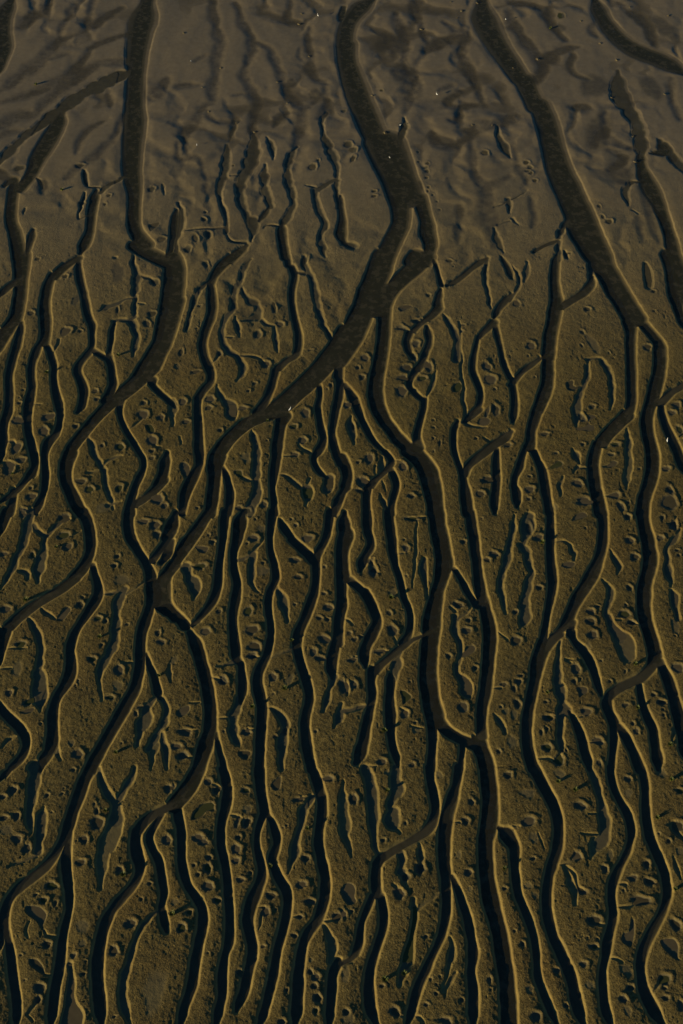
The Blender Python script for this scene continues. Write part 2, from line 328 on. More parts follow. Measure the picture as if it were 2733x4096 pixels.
b 1445 2140,1150 1800,275 280,1130 1400,320 1660
d 110 180 20,85 150 130,80 140 220,85 130 290
d 40 130 300,85 160 370,100 185 450,145 205 540,120 185 620,115 185 680,95 165 760,75 165 850,65 175 950,65 90 1070
d 1500 1520 40,1490 1510 130
d 120 195 30,100 205 150,85 140 250
c 315 380 -10,315 388 120,310 388 250,315 385 380,320 405 530,330 410 660,315 385 790,300 355 900,280 335 1030,255 325 1150
c 780 870 -10,795 878 120,790 875 260,770 855 370,720 825 490,660 790 590,600 730 690,540 660 790,500 600 900,450 565 1000,410 480 1080,330 420 1140
m 440 1110 70,370 1170 74,310 1230 90
c 230 370 1200,195 320 1310,170 290 1400,160 255 1530,135 230 1650,115 205 1770,95 185 1880,90 180 2000,95 185 2120,110 210 2230,145 250 2350
c 500 580 1090,535 590 1170,590 680 1250,650 740 1330,695 770 1410,730 795 1500,760 815 1590,790 840 1680
c 520 590 1000,520 570 1060,500 575 1120
d 435 465 1165,420 450 1230,410 440 1330,380 440 1430,385 465 1540,390 480 1640,420 490 1730,430 540 1810
d 410 500 1830,410 485 1930,410 485 2050,415 480 2150,400 470 2230
c 510 545 1830,540 590 1900,570 640 1980,600 680 2080,625 700 2180,650 730 2270,665 745 2360
c 1140 1250 -10,1155 1265 100,1180 1300 220,1200 1325 350,1205 1335 430,1195 1320 520,1160 1285 640,1150 1275 740,1145 1270 850,1160 1285 970,1195 1315 1080,1230 1350 1200,1250 1375 1300,1240 1340 1370
m 1300 1380 90,1260 1440 80,1190 1510 78,1100 1555 74,1010 1595 74,940 1640 72,890 1690 70
c 850 920 1690,820 915 1760,850 935 1840,885 980 1920,900 960 2000,900 965 2100,895 950 2200,880 940 2350
c 945 1010 1960,985 1070 2030,1025 1110 2110,1070 1150 2190,1100 1195 2290,1130 1215 2360
c 1320 1390 1360,1340 1420 1430,1370 1470 1510,1410 1510 1620,1440 1540 1730,1470 1580 1850,1490 1610 1950,1520 1640 2070,1530 1660 2180,1550 1690 2300
c 1140 1185 1570,1150 1200 1660,1170 1235 1780,1210 1290 1900,1250 1330 1980,1265 1345 2080,1280 1355 2160,1285 1385 2250,1290 1390 2360
d 1500 1600 160,1450 1545 250,1410 1440 340,1405 1450 430,1400 1470 540,1420 1475 620,1440 1480 680
w 1450 1480 720,1455 1530 770,1460 1525 850,1490 1530 920,1500 1545 980
d 800 860 615,860 925 690,870 935 760,860 910 830,840 890 910,850 900 970
w 860 915 950,870 950 1030,900 1010 1090,930 1055 1140,960 1040 1170
e 880 960 1080,930 1130 1190,960 1140 1300,1010 1050 1400
d 880 920 340,910 960 430,950 1000 500,955 985 560
md 390 268 8,460 255 18,520 290 20,560 370 40
d 560 605 370,545 605 430
md 550 1350 8,500 1360 24,540 1380 20
md 580 1885 10,640 1875 18
md 240 2265 10,330 2265 24,380 2290 30
md 400 1880 10,340 1880 24
md 1150 1020 10,1080 1000 24
me 700 2110 10,760 2110 12
me 1430 1735 10,1360 1740 24
me 960 990 12,1000 985 16
me 1420 100 16,1500 100 16
e 1460 1520 2000,1440 1500 2100
q 560 50,600 10,660 -5,700 30,660 60,590 75,545 85
q 450 490,480 460,520 450,580 460,580 490,540 515,480 510
q 590 1610,640 1595,690 1610,700 1650,660 1680,620 1700,610 1660
p 680 1830 62 44,585 1440 50 56,720 910 44 34,720 1000 55 38,740 1125 55 42,1030 935 64 42,1080 260 46 36,1125 410 48 40,1075 695 32 36,785 868 28 16,1095 1010 45 28,250 690 36 26,240 235 50 36,150 150 45 60,35 1180 60 48,30 915 34 26,570 1550 30 26,790 2100 60 42,800 2300 28 34,430 2280 55 65,330 1890 60 36,320 2160 55 44,1040 1770 42 22,1140 2010 36 34,1110 1940 22 24,1370 1745 56 30,1360 235 38 30,1480 120 50 50,1520 1430 60 55,900 1550 20 16,1040 1460 16 24,820 1360 16 14,1045 850 18 18,630 1530 14 14,310 1740 24 18,270 2020 22 36,320 1990 20 20,1300 1675 30 22,1390 1860 18 20,1385 1810 14 12,1530 395 20 16,1515 350 28 14,60 1555 40 30,80 1500 24 16,50 1760 40 50,20 1620 24 40,465 2190 20 16,1060 45 40 34,1380 50 24 30,495 2185 18 18,675 145 14 12,1500 1135 12 10
s 1500 1050 50 90,20 1860 40 60,700 1230 40 40
T 0 1024
b 430 1070,1085 910,115 2000
c 110 285 -10,125 270 100,125 255 200,130 245 320,115 235 420,95 215 520,60 200 590
m 110 610 120,20 740 130,-40 840 140
c -60 60 700,-110 10 860,-130 -10 960
m 150 225 60,80 275 62,20 330 66,-30 380 66
c 175 210 600,155 215 680,120 195 800,90 165 900,65 135 1000,45 115 1100,50 120 1250,45 118 1350,20 105 1450,0 75 1520,-5 65 1600,-10 65 1700,-20 45 1780,-40 35 1880
m 720 10 60,640 60 66,560 120 80,500 180 90
c 440 520 170,390 480 280,365 460 400,358 462 500,365 472 600,370 465 700,355 450 790
c 355 400 770,290 365 880,260 325 980,250 320 1080,260 325 1200,225 310 1330,212 288 1430,215 285 1530,230 295 1640,255 325 1740,275 350 1840,285 350 1920,240 330 2000
m 290 1990 70,230 2060 50,170 2130 50,90 2190 44,0 2250 36
c 90 160 2150,95 150 2200,70 140 2280,50 125 2360
c 395 450 810,430 490 890,465 520 1000,465 520 1120,475 540 1240,500 575 1360,520 580 1460,510 560 1560,470 540 1640,400 490 1700,375 440 1800,380 435 1900,385 450 2000,380 440 2100,360 410 2200,310 390 2290,290 370 2360
c 700 745 20,690 745 100,700 770 220,735 800 340,750 820 440,770 840 540,810 875 630,820 865 720,820 865 820,780 845 880,720 790 950,680 750 1010,675 745 1060,700 775 1130,725 810 1220,725 800 1300,710 780 1380,670 740 1430
m 840 850 40,900 890 40,970 930 44
c 955 1030 920,985 1050 1000,995 1060 1090,1000 1072 1170,960 1050 1260,920 1030 1320
c 1010 1080 620,1005 1045 680,1000 1040 760,990 1025 840,970 1015 910
d 1205 1255 -10,1205 1255 80,1220 1295 180,1215 1280 280,1215 1260 380,1220 1265 480,1215 1255 550
md 1240 550 40,1180 590 30,1100 585 24,1050 600 30
d 1170 1250 600,1200 1265 660,1220 1280 740,1200 1265 840,1195 1255 920
md 1240 380 12,1150 395 16,1060 440 40,980 465 44,910 500 24
c 1490 1700 100,1560 1700 130
c 1520 1700 400,1450 1640 600,1420 1610 700,1390 1575 800,1330 1530 900,1270 1480 1010
m 1370 1010 200,1270 1130 150,1160 1230 130,1060 1310 110,940 1420 100,830 1540 95,740 1650 100,660 1750 105
c 580 710 1800,550 670 1900,545 655 2000,565 670 2100,600 720 2190,640 770 2280,690 810 2360
c 1345 1440 1130,1370 1430 1180,1430 1500 1250,1500 1570 1310,1560 1640 1380
c 1080 1145 1310,1068 1120 1390,1080 1125 1470,1120 1165 1570,1180 1230 1680,1240 1290 1780,1290 1335 1860,1290 1335 1950,1240 1305 2040,1210 1270 2110,1180 1245 2200,1160 1230 2270,1130 1240 2360
m 1240 2270 70,1340 2210 66,1430 2130 80,1490 2050 110
c 1470 1590 1800,1465 1560 1900,1445 1540 2000,1400 1500 2090
d 800 825 1650,820 880 1740,845 910 1820,900 945 1900,930 980 1950,940 995 2020,950 1005 2110,985 1035 2190,1000 1080 2320
md 910 1960 12,860 1980 24,800 1985 40
md 960 1910 14,1000 1870 24,1060 1840 40,1110 1830 30
md 480 885 12,520 820 20,550 760 50
md 1180 1580 10,1270 1520 16,1300 1490 30
md 1300 180 14,1380 200 24,1410 230 40
md 1270 430 10,1330 440 20
me 30 1890 20,100 1900 60,180 1920 40
md 60 1700 14,110 1700 40,140 1750 60
me 310 1345 14,380 1355 14
md 1480 1750 14,1420 1730 30
md 1000 2280 30,1100 2240 20
me 580 60 40,500 150 20
q 1350 1540,1390 1540,1420 1580,1420 1620,1390 1635,1350 1600,1330 1560
p 1420 235 46 38,285 520 40 24,600 690 62 44,740 685 24 16,875 1235 36 22,890 1310 34 18,1310 1450 62 46,1475 1480 38 34,1395 1690 56 54,1395 1850 30 20,1395 1785 30 20,1320 1345 34 22,440 1475 75 36,400 1605 56 50,150 1760 55 60,195 1870 50 34,160 1505 60 44,745 2065 65 28,820 2140 48 40,1100 1750 55 36,940 1735 24 20,1095 2130 40 40,285 2205 62 34,1445 2230 70 52,1510 2290 40 28,1395 525 48 34,1345 615 36 38,1080 490 18 36,345 22 28 18,215 1225 20 12,180 1345 22 18,180 1295 12 10,210 2330 44 30,285 2125 22 20,80 1950 60 70,600 180 30 20,695 1560 36 22
s 950 2310 90 60,700 400 50 60,1090 150 70 120
T 683 1024
v 1095 1410
b 885 1500
c -60 95 -10,-60 130 80,-70 135 200,-100 100 440,-150 10 700
m 560 0 80,470 80 90,400 170 70,370 240 66
c 335 390 240,335 412 330,335 420 420,335 415 520,305 390 610,275 350 700,255 330 800,265 340 900,300 385 1000,335 405 1080,330 395 1150
m 350 1170 60,290 1240 66,250 1300 66
c 215 280 1320,210 275 1420,215 285 1520,215 295 1640,215 300 1760,225 300 1860,220 290 1930,160 260 2010,110 220 2100,80 170 2200,70 130 2360
d 340 375 230,250 305 290,200 255 390,170 210 490,150 200 560,100 195 640,70 185 680
d 700 780 20,640 700 120,630 670 220,580 640 260,555 605 350,550 600 440,530 600 500,480 550 560,450 500 640,448 495 740,470 520 820,510 590 880,580 650 920,620 680 980,630 700 1040,610 690 1090,560 640 1140
c 1030 1090 -10,1050 1110 80
d 640 680 290,650 700 350,690 790 410,770 830 450,780 840 520,760 840 560
md 800 540 60,730 575 44,660 600 24
md 830 580 24,880 620 24,950 635 14
d 575 620 550,580 630 620,595 640 690,620 660 740
md 500 740 12,560 745 30
d 935 960 650,945 980 720,960 995 820,980 990 880
md 650 910 16,720 910 20,800 930 26,850 970 40
c 1080 1140 90,1105 1165 180,1085 1140 300,1085 1135 400,1100 1155 520,1120 1180 620,1140 1205 720,1140 1205 820,1120 1190 890
m 1140 910 50,1060 960 50,990 1020 70
c 930 1000 1040,915 980 1110,890 955 1200,850 920 1290,790 880 1380,740 850 1430
md 1130 145 30,1240 155 34
d 1235 1275 110,1260 1320 200,1290 1360 320,1310 1375 420,1340 1395 520,1370 1430 630,1430 1480 720,1475 1500 800
d 1170 1270 -10,1200 1275 80,1240 1275 140
m 1620 680 180,1560 800 190,1480 910 190,1380 1030 175,1270 1140 170,1150 1250 160,1040 1350 160,920 1430 130,820 1470 110,700 1530 110,600 1610 110,510 1700 120,440 1800 130
c 350 510 1830,335 475 1920,345 460 2000,340 450 2100,325 435 2220,310 415 2360
c 965 1110 1460,960 1060 1540,945 1040 1640,930 1025 1740,925 1015 1840,915 995 1940,905 975 2040,910 955 2120,915 960 2200,920 985 2360
c 1340 1380 1180,1350 1390 1280,1325 1375 1380,1335 1390 1480,1350 1410 1580,1370 1430 1680,1320 1400 1780,1290 1340 1840,1300 1345 1910,1340 1400 1980,1390 1460 2030
d 1390 1500 2040,1380 1500 2100,1390 1470 2140
c 1530 1600 900,1520 1580 1000,1510 1570 1100,1520 1590 1180,1500 1580 1300,1480 1550 1400,1465 1530 1500,1455 1510 1600,1455 1525 1700,1480 1560 1800,1520 1600 1900
c 1550 1620 2150,1500 1580 2240,1460 1530 2360
c 470 490 1930,480 530 2000,500 555 2080,510 580 2180,500 570 2280,490 555 2360
d 735 755 1590,745 800 1660,750 820 1760,740 830 1860,740 825 1960,750 820 2040,760 830 2120,740 830 2200,700 800 2280,690 760 2360
md 770 2060 10,700 2050 24,620 2010 40
d 405 435 1180,420 460 1250,460 520 1320,490 600 1380,510 610 1440,540 600 1480
md 990 2000 10,1050 2010 20,1120 2070 30,1200 2120 40
md 1300 1820 12,1230 1770 36,1170 1720 50
md 1035 1825 10,1110 1825 20
e 1190 1300 2140,1200 1320 2200,1210 1280 2290
md 1260 2100 30,1280 2040 50
md 360 990 10,420 940 20,450 890 34
e -10 45 1310,-20 70 1400,-40 70 1550
d 60 120 1650,60 130 1720
md 170 2050 14,100 1990 30
q 90 1900,130 1885,175 1920,180 1960,150 2020,110 2000,80 1950
q 590 1960,650 1960,665 2000,660 2030,600 2010,575 1985
w 1410 1500 2040,1410 1500 2090,1430 1490 2130
w 520 600 1360,530 608 1400,540 600 1470
w 1200 1300 2130,1210 1310 2170,1220 1300 2220
p 870 990 46 40,1000 620 50 26,800 715 44 40,320 70 30 36,1235 1440 46 54,1130 1560 40 28,1140 1820 46 26,110 1335 40 40,770 1165 26 18,715 1235 20 16,950 480 26 60,360 1310 55 36,660 1395 50 22,350 1390 40 24,455 1595 26 22,230 1060 60 18,95 880 26 40,1285 860 28 10,450 890 30 30,265 450 28 12,240 660 18 12,140 1520 50 22,1225 40 36 56,1210 1690 50 36,855 2280 40 34,625 2310 40 24,700 2330 40 30,1470 1180 24 20,245 2310 20 14,1440 1215 14 12,885 1690 14 10
s 690 1850 60 60,640 270 30 60,60 1010 40 30
T 1366 1024
c -60 20 980,-70 10 1100
c 280 500 -10,230 470 120,185 420 240,140 400 330
c 140 500 330,110 465 440
c 100 330 460,30 270 600,-40 210 740,-130 150 840,-200 80 940
m 780 0 150,660 110 150,540 220 140,450 330 130,400 450 120
c 330 460 460,335 450 620,330 445 740,310 430 880,280 405 1020,255 385 1150,245 385 1270,270 410 1390,320 455 1490,390 530 1590,460 620 1690,540 690 1760
c 520 760 1780,620 820 1860,690 880 1950,730 910 2060,760 925 2170,785 935 2280,790 942 2360
c 830 860 20,860 890 110,880 910 190,890 940 260
c 875 945 300,860 920 380,840 930 440
m 960 265 46,1040 230 44,1110 180 44,1180 120 44,1260 60 50,1340 10 60
m 890 470 80,850 520 70,790 570 60
md 1330 30 44,1325 140 40,1330 260 36,1350 380 34,1380 480 40
m 790 570 44,720 620 44,660 680 50
c 590 660 700,570 630 780,580 650 860,600 690 920
d 640 690 930,620 650 950
c 750 815 640,770 835 720,775 830 800,740 800 880,710 780 960,660 740 1030
m 690 1030 60,640 1110 50,620 1180 50,680 1260 50,740 1310 40
d 915 950 520,960 1010 600,1000 1070 700,1040 1095 780,1035 1100 870,1010 1095 950
w 1040 1100 760,1030 1102 860,1015 1095 950
d 850 890 1050,830 865 1150,800 830 1240,765 790 1320
c 730 785 1310,730 780 1380,705 760 1470,680 735 1560,660 725 1650,660 755 1750
c 10 50 1170,60 145 1290,110 185 1400,160 215 1500,220 275 1620,280 335 1710,360 400 1780
m 400 1800 50,440 1840 50,460 1890 56,420 1950 50,370 2000 40,320 2040 50,270 2100 70
c 420 480 1950,460 520 2040,475 530 2120,450 510 2200,430 490 2290,420 490 2360
md 420 1830 10,500 1870 24,540 1870 20
e 330 430 1840,330 420 1940,330 370 2020
c 215 290 2090,195 265 2180,195 260 2280,200 265 2360
d 70 115 1460,50 130 1560,60 155 1650,90 160 1720
d 290 325 1920,290 330 1990
c 1240 1270 730,1210 1250 840,1180 1235 960,1180 1235 1050,1210 1270 1140,1250 1300 1240,1250 1300 1320,1230 1280 1390
m 1260 1400 66,1190 1460 56,1120 1520 52
c 1030 1100 1510,1010 1060 1590,1005 1050 1690,1015 1060 1790,1045 1085 1880,1075 1130 1980,1090 1160 2080,1095 1190 2180,1100 1205 2270,1110 1215 2360
m 1560 340 66,1500 410 60,1440 480 56,1400 560 56
m 1400 600 64,1320 680 50,1260 740 40
c 1385 1435 630,1410 1460 740,1440 1480 840,1455 1500 930,1480 1530 1020,1520 1570 1110
c 1540 1590 1120,1555 1610 1250,1555 1620 1400,1540 1600 1520
m 1560 1600 80,1490 1670 76,1410 1720 72,1320 1790 70,1230 1860 66,1160 1930 60,1130 2000 60
c 1410 1445 1760,1395 1450 1850,1385 1455 1960,1385 1460 2060,1380 1450 2160,1370 1440 2250,1370 1440 2360
c 1450 1480 0,1500 1560 110,1530 1590 200
c -60 50 1840,-10 90 1940,10 100 2030,-10 85 2110
m 60 2120 44,10 2170 50,-40 2240 60
md 650 590 16,740 575 14
md 500 660 14,560 660 20
md 1080 600 10,1140 1530 30
md 1150 1540 24,1230 1560 20,1330 1560 14
md 1310 1660 44,1390 1710 20
md 1420 2065 10,1370 2060 24
md 350 2180 24,400 2300 50
me 370 2060 20,400 2150 14
q 520 480,550 455,610 445,655 460,610 490,550 510
q 1010 1210,1050 1160,1090 1150,1110 1190,1090 1240,1030 1250
q 1250 1540,1270 1490,1330 1475,1370 1500,1360 1540,1310 1555
p 690 595 46 22,550 655 56 26,800 355 26 18,215 930 46 36,190 1110 36 28,150 1018 24 22,660 920 40 44,590 1025 65 40,680 800 45 38,560 1115 60 32,740 1120 50 28,800 1010 44 56,550 1240 60 60,55 1365 44 32,110 1560 24 36,255 1860 46 60,565 1930 44 46,190 2065 60 50,165 2150 46 22,640 2200 44 24,1330 1010 50 44,1365 1130 64 56,1415 1410 44 60,1340 1430 24 60,1335 2050 70 34,1275 2180 48 36,845 1670 18 16,850 1570 18 12,850 1500 12 10,905 1715 14 40,1240 1670 18 14,990 40 40 18,1030 92 12 8,1120 630 24 12,1105 685 24 14,850 1790 10 16,1530 1730 44 24,155 1890 24 18,1410 1215 20 14
s 1320 130 30 40
T 2049 1024
v 1420 1705
d -10 30 80,40 70 180,60 80 260
md 60 270 30,20 340 30,-20 400 40
e 110 190 50,100 170 150,70 160 230
c 370 440 -10,350 430 120,345 430 240,350 450 340,350 470 430,325 450 530,310 425 640,285 410 750,280 400 840,270 390 930
m 260 930 30,180 990 44,100 1050 40,40 1120 44,-10 1180 50
c 280 385 960,275 385 1060,265 380 1170,230 350 1280,190 300 1390,160 250 1500,130 215 1620,125 215 1710,100 215 1750
c 90 140 1770,60 120 1840,30 100 1940,0 55 2020,-10 45 2100,0 80 2160,10 75 2300
c 160 225 1780,200 260 1860,235 310 1950,255 335 2060,270 350 2170,295 370 2280,305 385 2360
c 690 930 -10,720 950 80,790 1020 200,850 1090 320,930 1160 440,1000 1240 560
c 1010 1150 600,1045 1140 700,1045 1135 820,1050 1135 940,1050 1140 1060,1055 1140 1180,1055 1140 1300,1040 1130 1400,1010 1100 1470
m 1060 1450 110,970 1540 100,880 1630 100,820 1710 104
c 740 830 1720,705 805 1820,695 795 1920,700 805 2030,715 825 2140,735 850 2240,755 875 2360
c 1150 1260 620,1220 1330 700,1290 1400 790,1300 1420 890,1300 1415 990,1285 1405 1090,1255 1380 1200,1230 1350 1310,1200 1310 1410,1180 1295 1510,1190 1300 1620,1215 1330 1730,1230 1350 1840,1230 1350 1950,1210 1330 2050,1175 1290 2160,1150 1265 2260,1135 1255 2360
m 740 180 40,720 260 70,660 330 70,580 380 60,500 430 60,450 460 60
d 680 730 20,700 760 120,690 760 200
c 1360 1560 -10,1400 1600 100,1420 1610 250,1430 1610 350,1470 1580 450,1510 1600 560,1550 1640 670
m 1600 1140 50,1540 1200 52,1470 1240 56,1400 1310 60,1350 1350 60
c 1340 1390 1360,1350 1410 1460,1380 1450 1560,1420 1510 1670,1470 1560 1780,1510 1600 1890,1550 1640 2000
c 1525 1600 210,1560 1620 330
md 700 950 24,760 935 20,820 940 16
d 800 850 960,850 910 1040,885 940 1120,900 945 1220,895 940 1320,870 920 1400
e 690 715 970,670 710 1100,650 690 1200
md 690 1000 20,680 1120 40,660 1210 50,620 1290 60,600 1380 80,590 1470 70,600 1560 60
q 590 1580,680 1560,690 1500,700 1460,750 1460,770 1480,710 1520,720 1545,755 1560,750 1595,710 1610,650 1600,610 1600
md 660 1190 30,600 1210 40
q 495 1160,550 1135,570 1150,570 1185,610 1205,570 1235,510 1225
w 1210 1240 60,1205 1280 130,1210 1295 210,1220 1290 280
d 540 570 1760,560 630 1830,600 645 1900
md 610 1930 30,560 1990 30
md 630 1940 10,700 1945 10
d 455 480 2020,430 460 2110,430 460 2200
d 1045 1065 1570,1040 1090 1640,1035 1095 1720,1040 1090 1780
e 1035 1100 1780,1030 1105 1900,1020 1095 2030,1010 1070 2140
md 830 1935 10,880 1925 24
md 320 1950 10,370 1930 24
md 1500 1700 10,1560 1670 24
md 860 2200 10,910 2200 24
q 350 1945,390 1890,430 1870,470 1890,470 1920,430 1940
q 870 1930,910 1880,940 1870,975 1890,960 1920,910 1940
p 170 820 50 40,300 1630 46 22,950 1725 52 24,910 1818 38 18,600 2085 60 38,660 2250 90 44,945 2195 60 34,1000 2300 40 50,160 2140 56 32,155 2225 26 18,1470 1435 44 26,1510 1365 46 34,1415 1950 44 28,1240 835 48 36,735 1380 36 24,690 485 36 24,1440 2260 90 80,1450 2150 40 50,650 1725 26 18,405 1805 24 14,160 2018 22 14,1300 320 24 16,150 912 14 12,1305 498 20 12,645 695 26 22,640 820 16 24,640 1480 40 50,1540 1590 30 50,40 430 40 36,210 1108 14 10,1170 1950 18 12,890 885 12 16,1065 2260 20 14
s 590 1500 36 60,740 800 60 110,400 2300 30 40
T 0 0
b 568 1740,330 770
c -30 100 1700,60 200 1640,70 170 1740,55 155 1860,45 150 1960,50 160 2040,70 195 2120,90 220 2220,110 245 2360
c 500 640 1030,420 590 1180,330 520 1320,270 440 1440,210 330 1620,100 250 1720
f -50 190 1640,-60 50 1560
md 520 1040 110,380 1140 90,260 1220 90,130 1340 100,0 1490 110,-60 1540 110
md 1230 640 60,1080 700 110,930 770 120,780 850 120,640 940 120,540 1020 120,470 1060 110
mf 200 1190 30,100 1210 36,0 1240 40,-60 1250 40
c 1150 1560 -10,1160 1420 260,1150 1360 500,1160 1335 680
c 1160 1335 660,1150 1330 820,1140 1330 960,1130 1345 1100,1120 1330 1240,1115 1310 1400,1120 1300 1560,1140 1305 1680,1170 1300 1780,1170 1290 1900,1165 1290 2020,1175 1310 2100,1200 1360 2170,1230 1430 2240
m 1240 2250 110,1330 2300 120,1430 2350 120,1540 2400 120
d 1030 1100 2360,1020 1080 2360
c 270 340 2100,240 300 2230,230 260 2330
f 350 480 1650,380 400 1780
md 330 1625 10,370 1660 30,385 1720 34
md 1140 1620 30,1060 1660 34,980 1700 50,920 1760 60
c 750 790 1560,760 800 1640,775 815 1700
md 820 1715 14,920 1715 20
c 830 930 1740,820 905 1820,800 885 1920,795 870 2020,780 860 2120,740 840 2200,680 790 2320
md 780 1760 60,720 1990 10,800 1975 14
mf 770 1500 60,700 1560 50,600 1630 40
mf 1130 1040 40,1120 1100 40,1070 1220 60,1000 1320 60,900 1420 60,780 1500 70
mf 1010 820 50,1010 900 40,1030 980 30
mf 1000 1080 30,900 1130 40,790 1220 40,730 1290 40,690 1400 40
e 220 260 1900,200 240 1960
m 110 -20 200,40 120 180,20 280 170,40 420 160,10 560 120,-40 690 120
mf 480 -20 60,420 90 60,300 150 70,200 240 90
mf 860 -10 70,830 120 50,810 200 70,880 230 50,960 160 60,1120 60 60
mf 800 270 36,680 320 40,560 360 60,480 450 70,380 560 90,240 660 100,120 760 100,0 840 110
mf 1280 300 60,1120 320 50,980 370 50,860 430 50,780 540 60,640 680 80,480 780 80,300 850 80,140 900 80,0 940 80
mf 640 480 40,520 520 30,460 540 20
mf 1130 560 80,960 570 60,800 640 80,700 720 70,560 820 80,440 920 60,340 1030 60,200 1050 80,60 1130 90,-40 1160 90
mf 700 30 60,640 130 60,580 240 60,550 340 40
f 1500 1580 700,1380 1480 900
e 1480 1510 1680,1500 1520 1780
q 1380 2120,1360 2060,1420 2040,1465 2035,1430 2090
p 175 1535 60 28,1390 1730 36 34,1480 2190 50 30,965 1868 18 16,1000 1790 26 16,730 1515 50 24,750 1860 40 18
T 683 0
v 1352 152,188 567,241 1338
k 770 1205,1200 120,460 620,290 800,980 750,605 1120,1180 215,1270 510,350 1020,1070 940,120 300
mf 400 -10 90,400 120 80,430 260 60,480 380 60,440 500 70,420 650 70,400 800 60,400 920 50,320 960 50,260 1060 60,160 1200 70,150 1330 60,180 1450 60
mf 610 20 60,660 160 50,720 280 60,760 360 60,760 440 60,720 560 60,680 700 60,740 790 70,790 900 70,790 1000 70,760 1100 80,770 1200 90
d 690 820 1200,710 820 1300,690 820 1400,660 790 1500,625 720 1600,600 690 1680,590 680 1780,610 695 1880,650 730 1960,690 775 2030
mf 780 380 60,860 400 50,930 460 60,980 580 60,1020 660 60,1060 790 60,1120 900 60,1200 960 70,1260 970 50
mf 1230 970 80,1210 1080 80,1190 1200 80,1150 1340 60
d 1130 1190 1340,1060 1130 1430,1050 1105 1520,1040 1110 1640,1070 1140 1750,1095 1160 1850,1060 1130 1950,1000 1090 2030
c 980 1065 2040,975 1060 2120,985 1070 2220,1010 1090 2360
md 1010 2065 20,880 2060 14,855 2080 24
mf 1100 -10 60,1090 160 50,1180 200 40
mf 1300 240 60,1260 350 60,1290 460 50,1300 600 60,1340 700 60,1420 760 60
mf 1420 800 60,1440 930 60,1450 1020 60,1380 1080 50
e 1370 1490 1020,1360 1410 1130,1380 1430 1230,1400 1490 1330,1440 1530 1430,1490 1550 1530,1510 1540 1640
md 1520 1640 36,1420 1690 40,1360 1730 50
d 1290 1360 1740,1300 1360 1830,1330 1395 1920,1370 1430 2000,1390 1450 2060,1360 1410 2140,1350 1410 2240,1390 1450 2350
d 1490 1560 1650,1500 1540 1740,1520 1567 1900
d 860 910 1250,900 960 1340,920 980 1460
d 840 910 1500,820 890 1620,830 905 1740,865 940 1840,890 950 1890
m 900 1900 50,860 1960 50,810 2020 56
d 430 500 1640,420 475 1740,425 475 1820,460 510 1920,490 530 2020,490 520 2130
d 480 560 1320,460 545 1500,445 530 1620
md 520 2160 40,560 2210 20,680 2220 24
mf 640 1100 20,520 1110 40,420 1110 30
me 600 1120 30,560 1200 40,540 1280 40
mf 280 970 40,340 1040 40,430 1120 30
d 690 810 2020,730 790 2120,710 780 2210
m 700 2240 70,620 2310 80,540 2380 90
md 130 2110 20,300 2095 12,500 2085 14
d 485 520 2080,490 515 2140
e 620 650 1580,590 620 1640
md 550 1605 30,610 1600 12
f 300 360 1680,290 350 1760
mf 60 1300 40,80 1450 40,180 1440 40,280 1440 30,290 1540 30,320 1650 30
c 20 85 1920,-5 78 2050,-12 60 2150,-25 30 2280,-60 10 2360
d 30 115 1850,70 130 1950,40 125 2060,20 90 2160,20 75 2240,30 85 2340
mf 950 1150 30,1050 1040 40,1150 1020 30
mf 1290 950 20,1370 910 20
mf 570 870 20,680 850 14
e 1220 1250 1700,1300 1400 1720
mf 170 760 40,60 790 30,280 770 20
mf 220 560 20,320 500 20
mf 1200 420 20,1170 500 20,1210 550 20
p 225 2185 36 40,345 2150 36 46,155 2280 40 40,305 2010 28 24,320 1940 20 12,575 1515 16 10,1300 1530 44 36,1355 1468 18 14
s 1000 1080 90 70,1330 860 80 60,1100 760 60 60
T 1366 0
v 875 875,1508 186,540 1152,443 1440
k 1065 155,735 262,1245 20,1105 95,1005 15,400 1210,1385 1145,285 870,1200 1140
m 300 -30 150,180 60 170,80 180 170,40 300 180,30 420 180
c -60 150 400,-50 155 540,-30 200 660,0 250 780,40 300 910,90 350 1030,140 400 1150,190 445 1250
c 190 600 1300,240 640 1420,300 680 1540,370 730 1680,410 770 1790
c 415 640 1800,455 640 1920,465 635 2020,440 620 2090,380 570 2200,330 520 2310,300 490 2400
c 640 790 1800,690 820 1930,720 850 2030,710 870 2130,750 880 2230,750 860 2320,690 840 2400
m 690 2330 130,640 2400 130
d 545 610 1080,540 615 1150,515 590 1240,490 570 1330
f 580 720 650,610 730 780,600 690 900,560 650 1020
c -30 15 180,-60 100 60
c -30 10 1790,-30 20 1900,-30 40 2010,-60 50 2150,-50 100 2230
md 20 2230 60,100 2250 80
mf 500 100 60,540 200 70,590 300 70,600 440 70,590 560 70,640 680 90
mf 660 -20 60,690 120 60,740 230 60,770 330 60,800 400 60
mf 960 190 50,1060 300 60,900 400 70,780 460 60
mf 1120 220 60,1140 380 80,1120 480 80,1170 600 90,1210 720 100,1270 830 90,1330 960 80
c 1130 1460 -10,1160 1440 100,1200 1480 230,1300 1560 400,1420 1660 560,1540 1760 720
mf 1340 1110 60,1230 1190 60,1150 1180 50
mf 1600 1060 80,1480 1130 50,1380 1150 40,1290 1190 40
mf 830 1190 50,870 1280 60,960 1330 70,1060 1330 60,1160 1280 60,1210 1200 60
mf 1200 1300 80,1220 1450 80,1240 1580 90,1300 1670 70,1400 1680 50,1560 1610 50
mf 1340 1700 130,1360 1850 110,1390 2000 100,1400 2120 110,1420 2240 110
e 1370 1440 2090,1400 1470 2200,1450 1540 2310
d 1410 1450 1150,1420 1470 1250,1440 1530 1330,1510 1590 1440
md 1400 1890 14,1480 1870 12,1540 1820 24
md 1430 2060 14,1500 2030 24,1540 2020 50
